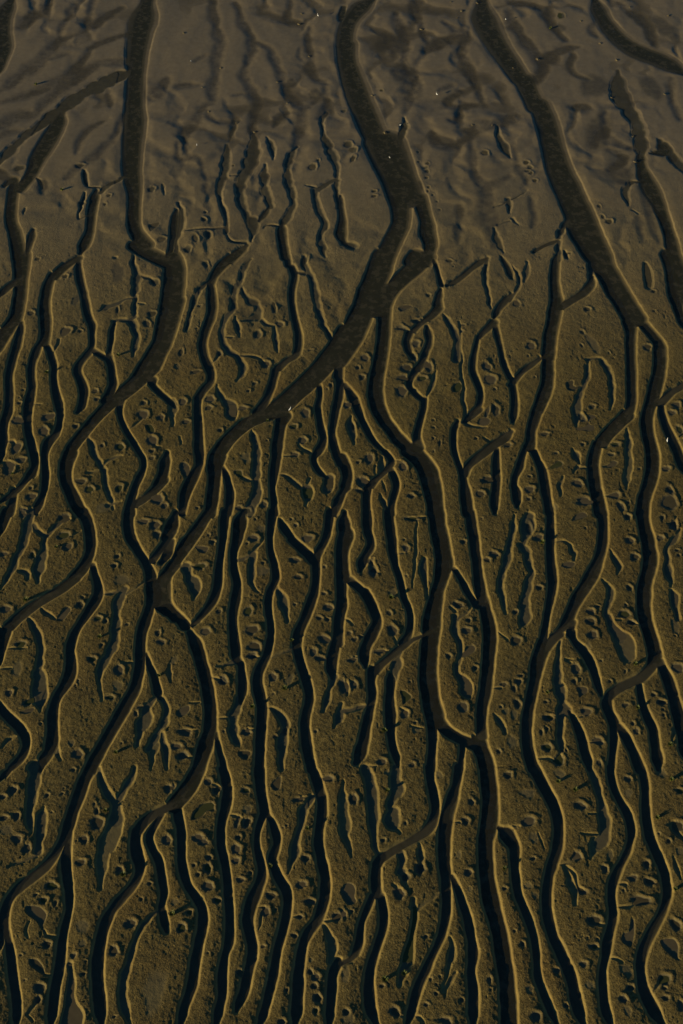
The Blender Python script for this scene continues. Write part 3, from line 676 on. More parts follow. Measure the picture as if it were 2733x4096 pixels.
d 1500 1560 1820,1520 1580 1950
f 1020 1130 1880,1060 1120 2060,1080 1120 2240
mf 1100 830 70,1000 900 40,1000 960 40,1120 970 40,1250 950 40
mf 900 830 20,1030 770 30
mf 1100 1000 40,1070 1100 60,1000 1090 50
p 20 1012 28 18,370 825 18 14,60 1320 50 34,110 1370 46 28,105 1455 26 36,790 1495 24 14,775 1530 24 14,788 1562 22 18,783 1622 22 12,705 1385 16 10,800 1710 18 14,795 1745 14 12,880 1840 14 10,300 1750 26 14,300 1795 32 14,710 1475 16 10,840 1780 14 10,905 1915 16 10,1315 1400 44 26
s 430 400 140 160,560 660 130 120,700 1700 60 80
T 2049 0
b 350 254
k 632 190,808 392,235 535,1110 1245,915 890,1400 860,10 615,1080 60,960 545,1435 140,1130 1480
mf -20 100 90,40 240 80,100 340 70,180 430 70,260 520 70,290 620 90,240 720 120
m 110 720 220,170 850 200,230 980 210
c 140 360 940,200 430 1100,245 470 1260,275 510 1400,310 570 1560,360 640 1690,420 700 1830,475 770 1970,500 820 2100,570 880 2230,640 930 2340
d 490 545 1990,430 500 2090,400 460 2180
m 420 2200 50,340 2230 30,270 2260 24,190 2310 36
d 395 455 2210,390 450 2370
c 470 530 2360,460 500 2300
mf 330 60 50,360 180 60,420 280 60,500 360 70
mf 620 420 30,480 440 60,380 500 70,320 560 60
m 760 -20 200,820 140 170,920 280 180,1050 400 180,1200 480 180,1360 540 180,1500 620 170,1620 680 170
mf 760 200 30,730 270 40,790 330 40
mf 560 480 50,550 600 50,600 680 40,720 720 30
mf 1000 20 60,1080 100 60,1200 160 70,1270 270 70,1310 400 80
md 970 640 130,980 800 150,1020 920 160,1090 1030 150,1150 1140 130,1180 1260 120,1185 1400 110
mf 870 1020 50,850 1120 60,880 1240 60,980 1310 50,1090 1350 50
c 1290 1420 1280,1320 1480 1380,1240 1300 1400
c 1130 1240 1380,1140 1230 1500,1150 1300 1620,1200 1370 1740,1270 1410 1850,1320 1440 1960,1370 1480 2080,1400 1520 2200,1420 1560 2360
md 1400 1320 110,1470 1420 100,1560 1540 90,1620 1620 90
mf 1460 700 50,1470 850 60,1500 980 60,1540 1090 60
md 1160 1660 20,1080 1680 40,1040 1770 60,1070 1880 70
md 1100 1920 60,1160 1950 100
mf 1180 1990 60,1190 2100 50,1210 2220 40
f -10 30 1330,20 60 1440,60 110 1560,130 170 1680
md 0 1820 16,60 1790 16,140 1740 16
mf 170 1800 40,190 1900 40,200 2000 40,180 2080 40
e -20 20 2000,50 80 2060
mf 1180 1700 30,1240 1830 50,1280 1960 50,1310 2080 50,1350 2220 60
mf 700 980 80,520 970 30
mf 900 1360 60,1040 1450 60,900 1560 50
mf 0 20 40,150 30 30,280 80 40
p 452 138 40 30,130 1488 34 20,165 1528 26 20,140 1562 32 14,172 1582 26 14,210 1650 28 18,800 1885 20 18,835 1985 18 24,890 2030 36 26,530 2318 22 10
s 800 1200 160 220,760 780 190 120,1000 1600 140 130,1280 800 120 140,1400 250 120 160,420 250 90 60
"""
K = 683.0 / 1567.0
chan, polys, pits, shal, tufts, birds, lumps = [], [], [], [], [], [], []
ox = oy = 0.0
for line in SURVEY.strip().splitlines():
    code, rest = line.split(' ', 1)
    if code == 'T':
        ox, oy = [float(v) for v in rest.split()]
        continue
    items = [[float(v) for v in it.split()] for it in rest.split(',')]
    if code[0] == 'm':
        pts = [(ox + x * K, oy + y * K, w * K / 2, 0) for x, y, w in items]
        chan.append((code[1] if len(code) > 1 else 'c', pts, None))
    elif code in 'cdefw':
        pts = [(ox + (a + b) / 2 * K, oy + y * K, (b - a) / 2 * K, 1) for a, b, y in items]
        chan.append((code, pts, [(ox + a * K, ox + b * K, oy + y * K) for a, b, y in items]))
    elif code == 'q':
        polys.append([(ox + x * K, oy + y * K) for x, y in items])
    elif code in 'ps':
        (pits if code == 'p' else shal).append
        for x, y, rx, ry in items:
            (pits if code == 'p' else shal).append((ox + x * K, oy + y * K, rx * K, ry * K))
    else:
        for it in items:
            {'b': tufts, 'v': birds, 'k': lumps}[code].append((ox + it[0] * K, oy + it[1] * K))

def spline(P, closed=False, step=0.35):
    """Catmull-Rom through rows of P (first two columns are metres)"""
    P = np.asarray(P, float)
    n = len(P)
    if n < 3 and not closed:
        Q = P
        a = [P[0]]
        m = max(1, int(np.hypot(*(P[1] - P[0])[:2]) / step))
        return np.array([P[0] + (P[1] - P[0]) * i / m for i in range(m + 1)])
    out = []
    for i in range(n if closed else n - 1):
        if closed:
            p0, p1, p2, p3 = P[i - 1], P[i], P[(i + 1) % n], P[(i + 2) % n]
        else:
            p1, p2 = P[i], P[i + 1]
            p0 = P[i - 1] if i else 2 * p1 - p2
            p3 = P[i + 2] if i + 2 < n else 2 * p2 - p1
        m = max(1, int(np.hypot(*(p2 - p1)[:2]) / step))
        for k in range(m):
            t = k / m
            out.append(0.5 * (2 * p1 + (p2 - p0) * t + (2 * p0 - 5 * p1 + 4 * p2 - p3) * t * t + (3 * p1 - p0 - 3 * p2 + p3) * t ** 3))
    if not closed:
        out.append(P[-1])
    return np.array(out)

# ------------------------------------------------------------------ the ground mesh: a fan of cells, finer near the camera
NX, NY = 1400, 2060
rows_py = np.linspace(4096 + 260, -230, NY)
Yd = ground(PW / 2, rows_py)[1]
Hd = ground(PW, rows_py)[0]                       # half width of the strip at each row
ud = np.linspace(-1.12, 1.12, NX)
def stretch(last, step, far):
    v, out = last, []
    while abs(v) < far:
        step *= 1.5
        v += step
        out.append(v)
    return out
ur = stretch(ud[-1], ud[1] - ud[0], 60)
U = np.array([-v for v in ur[::-1]] + list(ud) + ur)
yn = stretch(Yd[0], -(Yd[1] - Yd[0]), 2500)
yf = stretch(Yd[-1], Yd[-1] - Yd[-2], 6000)
Yall = np.array(yn[::-1] + list(Yd) + yf)
Hall = np.concatenate([np.full(len(yn), Hd[0]), Hd, Hd[-1] + (np.array(yf) - Yd[-1]) * (Hd[-1] - Hd[0]) / (Yd[-1] - Yd[0]) * 0.2])
c0, r0 = len(ur), len(yn)
X = U[None, :] * Hall[:, None]
Y = np.repeat(Yall[:, None], len(U), 1)
NR, NC = X.shape
XD = X[r0:r0 + NY, c0:c0 + NX]

_tab = np.random.RandomState(7).rand(1 << 16).astype(np.float32)
def vnoise(x, y, wl, seed=0):
    x = x / wl + 1000.37 + seed * 17.13
    y = y / wl + 1000.71 + seed * 31.77
    xi = np.floor(x).astype(np.int64); yi = np.floor(y).astype(np.int64)
    fx = (x - xi).astype(np.float32); fy = (y - yi).astype(np.float32)
    fx = fx * fx * (3 - 2 * fx); fy = fy * fy * (3 - 2 * fy)
    def h(a, b):
        v = a * 374761393 + b * 668265263 + seed * 982451653
        v = (v ^ (v >> 13)) * 1274126177
        return _tab[(v ^ (v >> 16)) & 0xFFFF]
    a, b = h(xi, yi), h(xi + 1, yi)
    c, d = h(xi, yi + 1), h(xi + 1, yi + 1)
    return (a + (b - a) * fx) * (1 - fy) + (c + (d - c) * fx) * fy - 0.5
def fbm(x, y, wl, o=3, seed=0, gain=0.5):
    s, a = 0, 1.0
    for i in range(o):
        c_, s_ = math.cos(0.6 + 1.1 * i + seed), math.sin(0.6 + 1.1 * i + seed)
        s = s + a * vnoise(x * c_ + y * s_, y * c_ - x * s_, wl / 2 ** i, seed + i)
        a *= gain
    return s

def sstep(t):
    t = np.clip(t, 0, 1)
    return t * t * (3 - 2 * t)

YN, YF = float(ground(PW / 2, 4096)[1]), float(ground(PW / 2, 0)[1])
def flat_level(y):
    """the flat falls towards the sea at the far end"""
    t = np.interp(y, [YN - 500, YN, YN + 38, YN + 75, YN + 120, YF, YF + 400], [0.33, 0.31, 0.26, 0.23, 0.165, 0.03, -0.25])
    return t

wob = (0.10 * fbm(XD, Y[r0:r0 + NY, c0:c0 + NX], 1.3, 3, 3)).astype(np.float32)
F = np.zeros((NY, NX), np.float32)                # how far the channels cut down, 0..1
SD = np.full((NY, NX), -1.8, np.float32)          # signed distance to the nearest channel edge (inside > 0)
SIDE = np.zeros((NY, NX), np.float32)              # -1 on the lee bank, +1 on the bank that faces the sun
SE = np.full((NY, NX), -1.8, np.float32)          # the same for the minor rills
G = np.zeros((NY, NX), np.float32)                # soft troughs
WID = np.zeros((NY, NX), np.float32)              # half width of the channel there
du = ud[1] - ud[0]
def box(xa, xb, ya, yb):
    i0 = max(0, np.searchsorted(Yd, ya) - 1); i1 = min(NY, np.searchsorted(Yd, yb) + 1)
    if i1 <= i0:
        return None
    hmin, hmax = Hd[i0], Hd[i1 - 1]
    ca = min(xa / hmin, xa / hmax); cb = max(xb / hmin, xb / hmax)
    j0 = max(0, int((ca - ud[0]) / du) - 1); j1 = min(NX, int((cb - ud[0]) / du) + 2)
    if j1 <= j0:
        return None
    return slice(i0, i1), slice(j0, j1)

FR = {'c': 1.0, 'd': 0.40, 'e': 0.30, 'w': 0.40}
LX, LY = math.cos(math.radians(SUN_HEAD)), math.sin(math.radians(SUN_HEAD))
waters = []                                        # outlines for standing water: (points, kind)
chains = []
for kind, pts, lr in chan:
    P = []
    for i, (px, py, hw, horiz) in enumerate(pts):
        x, y = ground(px, py)
        ac, al = mpp(py)
        w = hw * ac
        if horiz and len(pts) > 1:
            j0, j1 = max(0, i - 1), min(len(pts) - 1, i + 1)
            xa, ya = ground(pts[j0][0], pts[j0][1]); xb, yb = ground(pts[j1][0], pts[j1][1])
            L = math.hypot(xb - xa, yb - ya)
            w *= max(0.35, abs(yb - ya) / max(L, 1e-6))
        elif len(pts) > 1:
            j0, j1 = max(0, i - 1), min(len(pts) - 1, i + 1)
            xa, ya = ground(pts[j0][0], pts[j0][1]); xb, yb = ground(pts[j1][0], pts[j1][1])
            L = math.hypot(xb - xa, yb - ya)
            cs = abs(xb - xa) / max(L, 1e-6)
            w *= math.sqrt((1 - cs * cs) + (al / ac) ** 2 * cs * cs)
        P.append((float(x), float(y), w))
    chains.append((kind, spline(P), lr, max(q[2] for q in P)))
ALLP = np.concatenate([np.column_stack([c[1], np.full(len(c[1]), i)]) for i, c in enumerate(chains) if c[0] != 'f'])
KIND = np.array([0 if c[0] == 'c' else 1 for c in chains])
for ci, (kind, Q, lr, wmax) in enumerate(chains):
    if kind in 'cdew' and len(Q) > 3:
        cum = np.concatenate([[0], np.cumsum(np.hypot(*np.diff(Q[:, :2], axis=0).T))])
        other = ALLP[(ALLP[:, 3] != ci) & ((KIND[ALLP[:, 3].astype(int)] == 0) if kind == 'c' else True)]
        for end, dist in ((0, cum), (-1, cum[-1] - cum)):
            dd = np.hypot(other[:, 0] - Q[end, 0], other[:, 1] - Q[end, 1]) - other[:, 2]
            if dd.min() > 0.35 and kind == 'c':
                Q[:, 2] *= 0.35 + 0.65 * sstep((dist + 0.03) / (2.0 * Q[end, 2] + 0.4))
            elif dd.min() > 0.35 and kind != 'w':          # a creek head that joins nothing: let it die out
                Q[:, 2] *= 0.22 + 0.78 * sstep((dist + 0.03) / (4.0 * Q[end, 2] + 0.4))
for ci, (kind, Q, lr, wmax) in enumerate(chains):
    if kind in 'de' and len(Q) > 2:
        Q[:, 0] += 0.34 * vnoise(Q[:, 0], Q[:, 1], 1.3, 84) + 0.16 * vnoise(Q[:, 0], Q[:, 1], 0.5, 86)
        Q[:, 1] += 0.34 * vnoise(Q[:, 0], Q[:, 1], 1.3, 85)
        Q[:, 2] *= 1 + 0.6 * vnoise(Q[:, 0], Q[:, 1], 1.0, 87)
    if kind == 'f' and len(Q) > 4:
        e_ = np.minimum(np.arange(len(Q)), np.arange(len(Q))[::-1]) / len(Q)
        Q[:, 2] *= 0.6 + 0.4 * sstep(e_ / 0.2)
        Q[:, 0] += 0.6 * vnoise(Q[:, 0], Q[:, 1], 2.6, 81) + 0.4 * vnoise(Q[:, 0], Q[:, 1], 0.9, 83)
        Q[:, 2] *= 1 + 0.9 * vnoise(Q[:, 0], Q[:, 1], 3.0, 82)
    marg = 1.9 if kind != 'f' else wmax * 1.6 + 0.8
    if kind == 'w':
        o = [ground(a, y) for a, b, y in lr] + [ground(b, y) for a, b, y in lr[::-1]]
        waters.append(([(float(a), float(b)) for a, b in o], 'trough'))
    for k in range(len(Q) - 1):
        ax, ay, aw = Q[k]; bx, by, bw_ = Q[k + 1]
        aw, bw_ = max(aw, 0.04), max(bw_, 0.04)
        R = max(aw, bw_) + marg
        B = box(min(ax, bx) - R, max(ax, bx) + R, min(ay, by) - R, max(ay, by) + R)
        if B is None:
            continue
        xs = XD[B]; ys = Yd[B[0]][:, None]
        dx, dy = bx - ax, by - ay
        L2 = dx * dx + dy * dy + 1e-9
        t = np.clip(((xs - ax) * dx + (ys - ay) * dy) / L2, 0, 1)
        d = np.sqrt((xs - ax - t * dx) ** 2 + (ys - ay - t * dy) ** 2)
        hw = aw + (bw_ - aw) * t
        if kind == 'f':
            al_ = ((xs - ax - t * dx) * LX + (ys - ay - t * dy) * LY) / (d + 0.05)     # -1 near side, +1 far side
            reach = hw * (1.45 + 0.7 * (1 - al_) / 2 * 1.6)
            v = sstep((reach + 1.6 * wob[B] * np.minimum(1.5, hw) - d) / (hw * (0.9 + 1.1 * (1 - al_) / 2)))
            np.maximum(G[B], v, out=G[B])
            continue
        s = hw - d + wob[B] * np.minimum(1, 0.4 + hw)
        ff = float(np.clip((ay - YN - 90) / (YF - YN - 90), 0, 1))
        hw = hw + (0.11 if kind == 'c' else 0.06)
        s = s + (0.11 if kind == 'c' else 0.06)
        al_ = ((xs - ax - t * dx) * LX + (ys - ay - t * dy) * LY) / (d + 0.05)
        bank = np.minimum(0.22 + 0.35 * ff + 1.6 * ff * sstep(al_ / 0.6), 0.55 * hw + 0.03)
        wide = np.clip((hw - 0.6) / 1.0, 0, 1) * (0.12 + 0.6 * ff) if kind == 'c' else 0.0
        f = (FR[kind] * (1 + 1.2 * ff) if kind in 'de' else FR[kind]) * np.minimum(1, (0.45 + 1.6 * hw) if kind == 'c' else (0.15 + 2.6 * hw)) * ((1 - wide) * sstep(s / bank) + wide * sstep(s / (0.85 * hw)))
        if kind == 'c':
            m = f > F[B] - 1e-4
            WID[B] = np.where(m & (s > 0), np.maximum(WID[B], hw), WID[B])
        np.maximum(F[B], f, out=F[B])
        T_ = SD if kind == 'c' else SE
        if kind == 'c':
            SIDE[B] = np.where(s > SD[B], al_, SIDE[B])
        np.maximum(T_[B], s if kind in 'cdw' else s - 0.05, out=T_[B])

PIT = np.zeros((NY, NX), np.float32)
SHAL = np.zeros((NY, NX), np.float32)
RIM = np.zeros((NY, NX), np.float32)
rng = random.Random(5)
pools = []
def radial(px, py, rx, ry, n, jit, sd):
    rr = random.Random(sd)
    ph = [rr.uniform(0, 6.28) for _ in range(4)]
    am = [rr.uniform(0.3, 1) for _ in range(4)]
    return lambda th: 1 + jit * (am[0] * np.cos(2 * th + ph[0]) + am[1] * np.cos(3 * th + ph[1]) + 0.6 * am[2] * np.cos(5 * th + ph[2]) + 0.4 * am[3] * np.cos(8 * th + ph[3]))
for arr, src, jit in ((PIT, pits, 0.10), (SHAL, shal, 0.12)):
    for n, (px, py, rx, ry) in enumerate(src):
        x, y = [float(v) for v in ground(px, py)]
        ac, al = mpp(py)
        A, Bq = rx * ac, ry * al
        fn = radial(px, py, rx, ry, 1, jit, n + int(px))
        R = 1.5
        B = box(x - A * R, x + A * R, y - Bq * R, y + Bq * R)
        if B is None:
            continue
        xs = XD[B] - x; ys = Yd[B[0]][:, None] - y
        rot = random.Random(n * 7 + int(py)).uniform(-0.35, 0.35)
        cr, sr = math.cos(rot), math.sin(rot)
        xr, yr = (xs * cr + ys * sr) / A, (-xs * sr + ys * cr) / Bq
        r = np.sqrt(xr * xr + yr * yr) / fn(np.arctan2(yr, xr)) + 0.35 * wob[B] * min(1.0, A)
        s = (1 - r) * min(A, Bq)
        if arr is PIT:
            # the seaward and right-hand rim is a scarp, the other side shelves
            soft = 0.30 * min(A, Bq) + 0.05 + 0.25 * min(A, Bq) * (0.5 - 0.5 * np.clip(xr, -1, 1))
            v = sstep(s / soft) * min(1.0, 0.45 + 0.9 * min(A, Bq)) * 1.15 + 0.22 * sstep((s + 0.25) / 0.35)
            sun_side = sstep(((xs * LX + ys * LY) / (np.hypot(xs, ys) + 0.02) + 0.15) / 0.7)
            rw = min(0.34, 0.15 + 0.3 * min(A, Bq))
            np.maximum(RIM[B], np.clip(1 - np.abs(s + 0.25 * rw) / rw, 0, 1) * sun_side * min(1.0, 0.3 + min(A, Bq)), out=RIM[B])
            th = np.linspace(0, 2 * math.pi, 40, endpoint=False)
            q = fn(th) * 0.93
            ox_, oy_ = np.cos(th) * q * A, np.sin(th) * q * Bq
            pools.append(([(x + a * cr - b * sr, y + a * sr + b * cr) for a, b in zip(ox_, oy_)], px, py, rx, ry, 'p'))
        else:
            v = sstep(s / (0.5 * min(A, Bq)))
        np.maximum(arr[B], v, out=arr[B])
for pl in polys:
    gx = [ground(a, b) for a, b in pl]
    Q = spline([(float(a), float(b)) for a, b in gx], closed=True, step=0.2)
    R = 0.3
    B = box(Q[:, 0].min() - R, Q[:, 0].max() + R, Q[:, 1].min() - R, Q[:, 1].max() + R)
    if B is None:
        continue
    xs = XD[B]; ys = np.broadcast_to(Yd[B[0]][:, None], xs.shape)
    ins = np.zeros(xs.shape, bool); dm = np.full(xs.shape, 9.0)
    for k in range(len(Q)):
        ax, ay = Q[k - 1]; bx, by = Q[k]
        c = ((ay > ys) != (by > ys))
        if abs(by - ay) > 1e-12:
            ins ^= c & (xs < (bx - ax) * (ys - ay) / (by - ay) + ax)
        L2 = (bx - ax) ** 2 + (by - ay) ** 2 + 1e-12
        t = np.clip(((xs - ax) * (bx - ax) + (ys - ay) * (by - ay)) / L2, 0, 1)
        dm = np.minimum(dm, np.hypot(xs - ax - t * (bx - ax), ys - ay - t * (by - ay)))
    s = np.where(ins, dm, -dm) + 0.5 * wob[B] + 0.06
    np.maximum(PIT[B], sstep(s / 0.3), out=PIT[B])
    a = np.array(pl)
    pools.append(([tuple(v) for v in Q], a[:, 0].mean(), a[:, 1].mean(), np.ptp(a[:, 0]) / 2, np.ptp(a[:, 1]) / 2, 'q'))
for o, k in waters:
    a = np.array(o)
    # back to photo pixels only for the size and the label
    pools.append((o, None, None, None, None, 'w'))

# ------------------------------------------------------------------ heights
XX = X.astype(np.float32); YY = Y.astype(np.float32)
sl = (slice(r0, r0 + NY), slice(c0, c0 + NX))
lev = flat_level(Y)
far = np.clip((Y - (YN + 70)) / (YF - YN - 70), 0, 1)           # 0 on the near flat, 1 by the water
und = fbm(X + 2.5 * vnoise(X, Y, 6.0, 71), Y * 0.45 + 2.5 * vnoise(X, Y, 6.0, 72), 7.0, 3, 75)
Z = lev + 0.035 * fbm(X, Y, 7.0, 3, 11) + 0.12 * und * sstep((far - 0.1) / 0.6)
dense = np.zeros((NR, NC), bool); dense[sl] = True
h = Z[sl]
fr = far[sl]
WM = (WID > 0).astype(np.float32)
WV = WID.copy()
for _ in range(24):
    for a_ in (WV, WM):
        a_[1:-1] = (a_[:-2] + a_[1:-1] + a_[2:]) / 3
        a_[:, 1:-1] = (a_[:, :-2] + a_[:, 1:-1] + a_[:, 2:]) / 3
WV = WV / np.maximum(WM, 1e-4)
lee = sstep((-SIDE + 0.15) / 0.7) * np.interp(Yd, [YN + 8, YN + 45], [0.25, 0.85])[:, None]
sw = (0.24 + 0.16 * fr + 0.25 * wob) * (1 - 0.5 * lee)
dc, de = np.clip(-SD, 0, 1.8), np.clip(-SE, 0, 1.8)
hh = np.clip(h, 0, 1)
shoulder = -np.maximum((0.58 * hh * np.clip(1 - dc / sw, 0, 1) ** 1.3 + (0.03 + 0.36 * hh) * np.clip(hh / 0.1, 0, 1) * (1 - dc / 1.8) ** 2) * (1 - 0.6 * lee),
                       (0.36 * hh + 0.018 * fr) * np.clip(1 - de / (0.7 * sw), 0, 1) ** 1.3 + 0.12 * hh * (1 - de / 1.8) ** 2)
def scales(x, y, wx, wy, seed):
    """cellular lobes of silt: distance gap between the two nearest lobe centres, 0 in the grooves"""
    a, c = x / wx, y / wy
    ia, ic = np.floor(a).astype(np.int64), np.floor(c).astype(np.int64)
    f1 = np.full(a.shape, 9.0, np.float32); f2 = f1.copy()
    for i in (-1, 0, 1):
        for j in (-1, 0, 1):
            u, v = ia + i, ic + j
            k = (u * 374761393 + v * 668265263 + seed * 982451653)
            k = (k ^ (k >> 13)) * 1274126177
            px_ = u + 0.15 + 0.7 * _tab[(k ^ (k >> 16)) & 0xFFFF]; py_ = v + 0.15 + 0.7 * _tab[(k ^ (k >> 19)) & 0xFFFF]
            d = np.sqrt((px_ - a) ** 2 + (py_ - c) ** 2).astype(np.float32)
            f2 = np.minimum(f2, np.maximum(f1, d)); f1 = np.minimum(f1, d)
    return f2 - f1
k0 = int(np.searchsorted(Yd, YN + 75))
xs_ = XD[k0:]; ys_ = np.broadcast_to(Yd[k0:, None], xs_.shape)
xw = xs_ + 2.4 * fbm(xs_, ys_, 5.0, 3, 101) - 0.12 * ys_ * np.sign(xs_) * np.clip(np.abs(xs_) / 60, 0, 1)
yw = ys_ + 3.5 * fbm(xs_, ys_, 6.0, 3, 105)
gap = scales(xw, yw, 4.6, 11.0, 3)
msk = sstep((fbm(xs_, ys_, 22.0, 2, 107) + 0.22) / 0.3) * sstep((fr[k0:] - 0.05) / 0.3) * np.clip(-SD[k0:] / 1.2, 0, 1)
gr = sstep((0.42 - gap) / 0.5)
G[k0:] = np.maximum(G[k0:], 0.35 * gr * msk)
LOBE = np.zeros((NY, NX), np.float32); LOBE[k0:] = (sstep(gap / 0.6) - 0.55) * msk
for _ in range(4):                                   # soft silt has no sharp edges
    G[1:-1] = (G[:-2] + G[1:-1] + G[2:]) / 3
    G[:, 2:-2] = (G[:, :-4] + G[:, 1:-3] + G[:, 2:-2] + G[:, 3:-1] + G[:, 4:]) / 5
zfl = -0.04 - 0.06 * np.minimum(WV * 2, 2.4) * (1 - 0.72 * fr) + 0.02 * fbm(XD, Y[sl], 1.0, 2, 21)
body = h + shoulder
pd = np.clip(0.44 * h, 0.035, 0.14)
body = body + 0.085 * np.clip(h / 0.2, 0, 1) * RIM - np.maximum(pd * PIT, np.minimum(0.05, 0.25 * h) * SHAL)
G2 = -0.11 * LOBE + G * (0.075 + 0.02 * fr + 0.03 * vnoise(XD, Y[sl], 4.0, 9))
body = body - G2
z = body * (1 - F) + np.minimum(body, zfl) * F
veg = np.clip(1 - F * 2.2, 0, 1) * np.clip(1 - 0.85 * PIT, 0, 1) * (1 - 0.7 * SHAL) * np.clip(1 - 1.2 * G, 0, 1)
bare = np.maximum(np.clip(1 - dc / 0.34, 0, 1), 0.7 * np.clip(1 - de / 0.22, 0, 1)).astype(np.float32)  # bare mud along both banks; its lighter colour lifts the sunlit rims
veg = veg * (1 - 0.9 * bare)
veg = veg * np.clip(1.12 - 1.25 * sstep((fr - 0.10) / 0.7), 0.05, 1)
rough = 0.040 * fbm(XD, Y[sl], 0.34, 2, 31, 0.6) + 0.030 * fbm(XD, Y[sl], 0.8, 2, 35) + 0.03 * fbm(XD, Y[sl], 1.9, 2, 41)
rn = fbm(XD + 0.8 * vnoise(XD, Y[sl], 1.5, 91), Y[sl] * 0.55, 2.4, 3, 92)
rmask = sstep((fbm(XD, Y[sl], 9.0, 2, 95) + 0.08) / 0.25)
rill = sstep((0.07 - np.abs(rn)) / 0.07) * rmask
# crab holes and scour pockets
hol = vnoise(XD, Y[sl], 0.42, 51) + 0.5 * vnoise(XD, Y[sl], 3.0, 55)
z = z + (rough * 0.9 - 0.016 * rill) * veg - 0.05 * veg * sstep((hol - 0.46) / 0.16) + 0.006 * fbm(XD, Y[sl], 0.5, 2, 61) * (1 - veg)
Z[sl] = z
bed = np.zeros((NR, NC), np.float32); bed[sl] = np.clip(np.maximum(F * 3.2 - 0.45, np.maximum(PIT, 0.45 * SHAL)), 0, 1)  # wet floors; minor rills are darkened further to deepen their shade by colour
VEG = np.clip(1 - far, 0.05, 1).astype(np.float32); VEG[sl] = veg
weed = np.zeros((NR, NC), np.float32)
weed[sl] = np.clip(np.maximum(sstep((WID - 0.6) / 0.5) * sstep((F - 0.6) / 0.25), 0.6 * G * (WID > 0.9)), 0, 1)
mott = np.zeros((NR, NC), np.float32); mott[sl] = np.clip(np.maximum(np.maximum(np.clip(G * 1.15, 0, 1), SHAL), 0.15 * sstep((0.0 - und[sl]) / 0.35)), 0, 1) * sstep((fr - 0.15) / 0.4) * (1 - np.clip(F * 2, 0, 1))
silt = np.zeros((NR, NC), np.float32); silt[:] = sstep((far - 0.12) / 0.6)
zi = Z.astype(np.float32)

def height(x, y):
    i = int(np.clip(np.searchsorted(Yall, y) - 1, 0, NR - 2))
    u = x / Hall[i]
    j = int(np.clip(np.searchsorted(U, u) - 1, 0, NC - 2))
    return float(zi[i:i + 2, j:j + 2].mean())

# ------------------------------------------------------------------ materials
def mat(name):
    m = bpy.data.materials.new(name)
    m.use_nodes = True
    return m, m.node_tree.nodes, m.node_tree.links, m.node_tree.nodes["Principled BSDF"]
def ramp(N, L, src, stops):
    r = N.new("ShaderNodeValToRGB")
    el = r.color_ramp.elements
    while len(el) < len(stops):
        el.new(0.5)
    for e, (p, c) in zip(el, stops):
        e.position = p; e.color = (*c, 1) if len(c) == 3 else c
    L.new(src, r.inputs["Fac"])
    return r.outputs["Color"]
def noise(N, L, vec, scale, detail=3, rough=0.55):
    n = N.new("ShaderNodeTexNoise")
    n.inputs["Scale"].default_value = scale; n.inputs["Detail"].default_value = detail; n.inputs["Roughness"].default_value = rough
    L.new(vec, n.inputs["Vector"])
    return n.outputs["Fac"]
def mixc(N, L, fac, a, b, mode='MIX'):
    m = N.new("ShaderNodeMix"); m.data_type = 'RGBA'; m.blend_type = mode
    for sck, v in ((m.inputs["Factor"], fac), (m.inputs["A"], a), (m.inputs["B"], b)):
        if hasattr(v, "links") or hasattr(v, "is_linked"):
            L.new(v, sck)
        elif isinstance(v, (int, float)):
            sck.default_value = v
        else:
            sck.default_value = (*v, 1)
    return m.outputs["Result"]
def math_(N, L, op, a, b):
    m = N.new("ShaderNodeMath"); m.operation = op
    for sck, v in zip(m.inputs, (a, b)):
        if hasattr(v, "is_linked"):
            L.new(v, sck)
        else:
            sck.default_value = v
    return m.outputs[0]
def attr(N, name):
    a = N.new("ShaderNodeAttribute"); a.attribute_name = name
    return a.outputs["Fac"]

MUD, N, L, P = mat("tidal mud")
co = N.new("ShaderNodeTexCoord").outputs["Object"]
a_bed, a_veg, a_weed, a_silt = attr(N, "bed"), attr(N, "veg"), attr(N, "weed"), attr(N, "silt")
n_big = noise(N, L, co, 0.16, 4, 0.6)
n_mid = noise(N, L, co, 0.9, 4, 0.6)
n_fin = noise(N, L, co, 6.0, 3, 0.65)
top = ramp(N, L, n_mid, [(0.30, (0.208, 0.154, 0.052)), (0.55, (0.274, 0.201, 0.065)), (0.75, (0.330, 0.242, 0.080))])
top = mixc(N, L, ramp(N, L, n_big, [(0.45, (0, 0, 0)), (0.68, (0.6, 0.6, 0.6))]), top, (0.205, 0.150, 0.056))
top = mixc(N, L, ramp(N, L, noise(N, L, co, 0.07, 3, 0.6), [(0.5, (0, 0, 0)), (0.7, (0.8, 0.8, 0.8))]), top, (0.250, 0.170, 0.055))
spk = ramp(N, L, n_fin, [(0.36, (0.45, 0.45, 0.45)), (0.52, (1, 1, 1)), (0.68, (1.3, 1.3, 1.3))])
top = mixc(N, L, a_veg, top, mixc(N, L, 1.0, mixc(N, L, 0.85, top, spk, 'MULTIPLY'), (0.59, 0.59, 0.58), 'MULTIPLY'))  # vegetated flats; speckle and darkening carry their fine self-shadow in the colour
silt_c = ramp(N, L, n_mid, [(0.3, (0.195, 0.150, 0.085)), (0.7, (0.235, 0.183, 0.104))])
col = mixc(N, L, a_silt, top, silt_c)
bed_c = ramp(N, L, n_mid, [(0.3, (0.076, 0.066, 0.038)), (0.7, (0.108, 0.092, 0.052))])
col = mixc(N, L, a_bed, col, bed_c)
n_w = noise(N, L, co, 0.75, 6, 0.7)
wm = math_(N, L, 'MULTIPLY', a_weed, ramp(N, L, n_w, [(0.42, (0, 0, 0)), (0.50, (1, 1, 1))]))
col = mixc(N, L, wm, col, (0.020, 0.026, 0.014))
n_m = noise(N, L, co, 0.7, 6, 0.75)
col = mixc(N, L, math_(N, L, 'MULTIPLY', attr(N, "mott"), 0.42), col, (0.085, 0.075, 0.052))
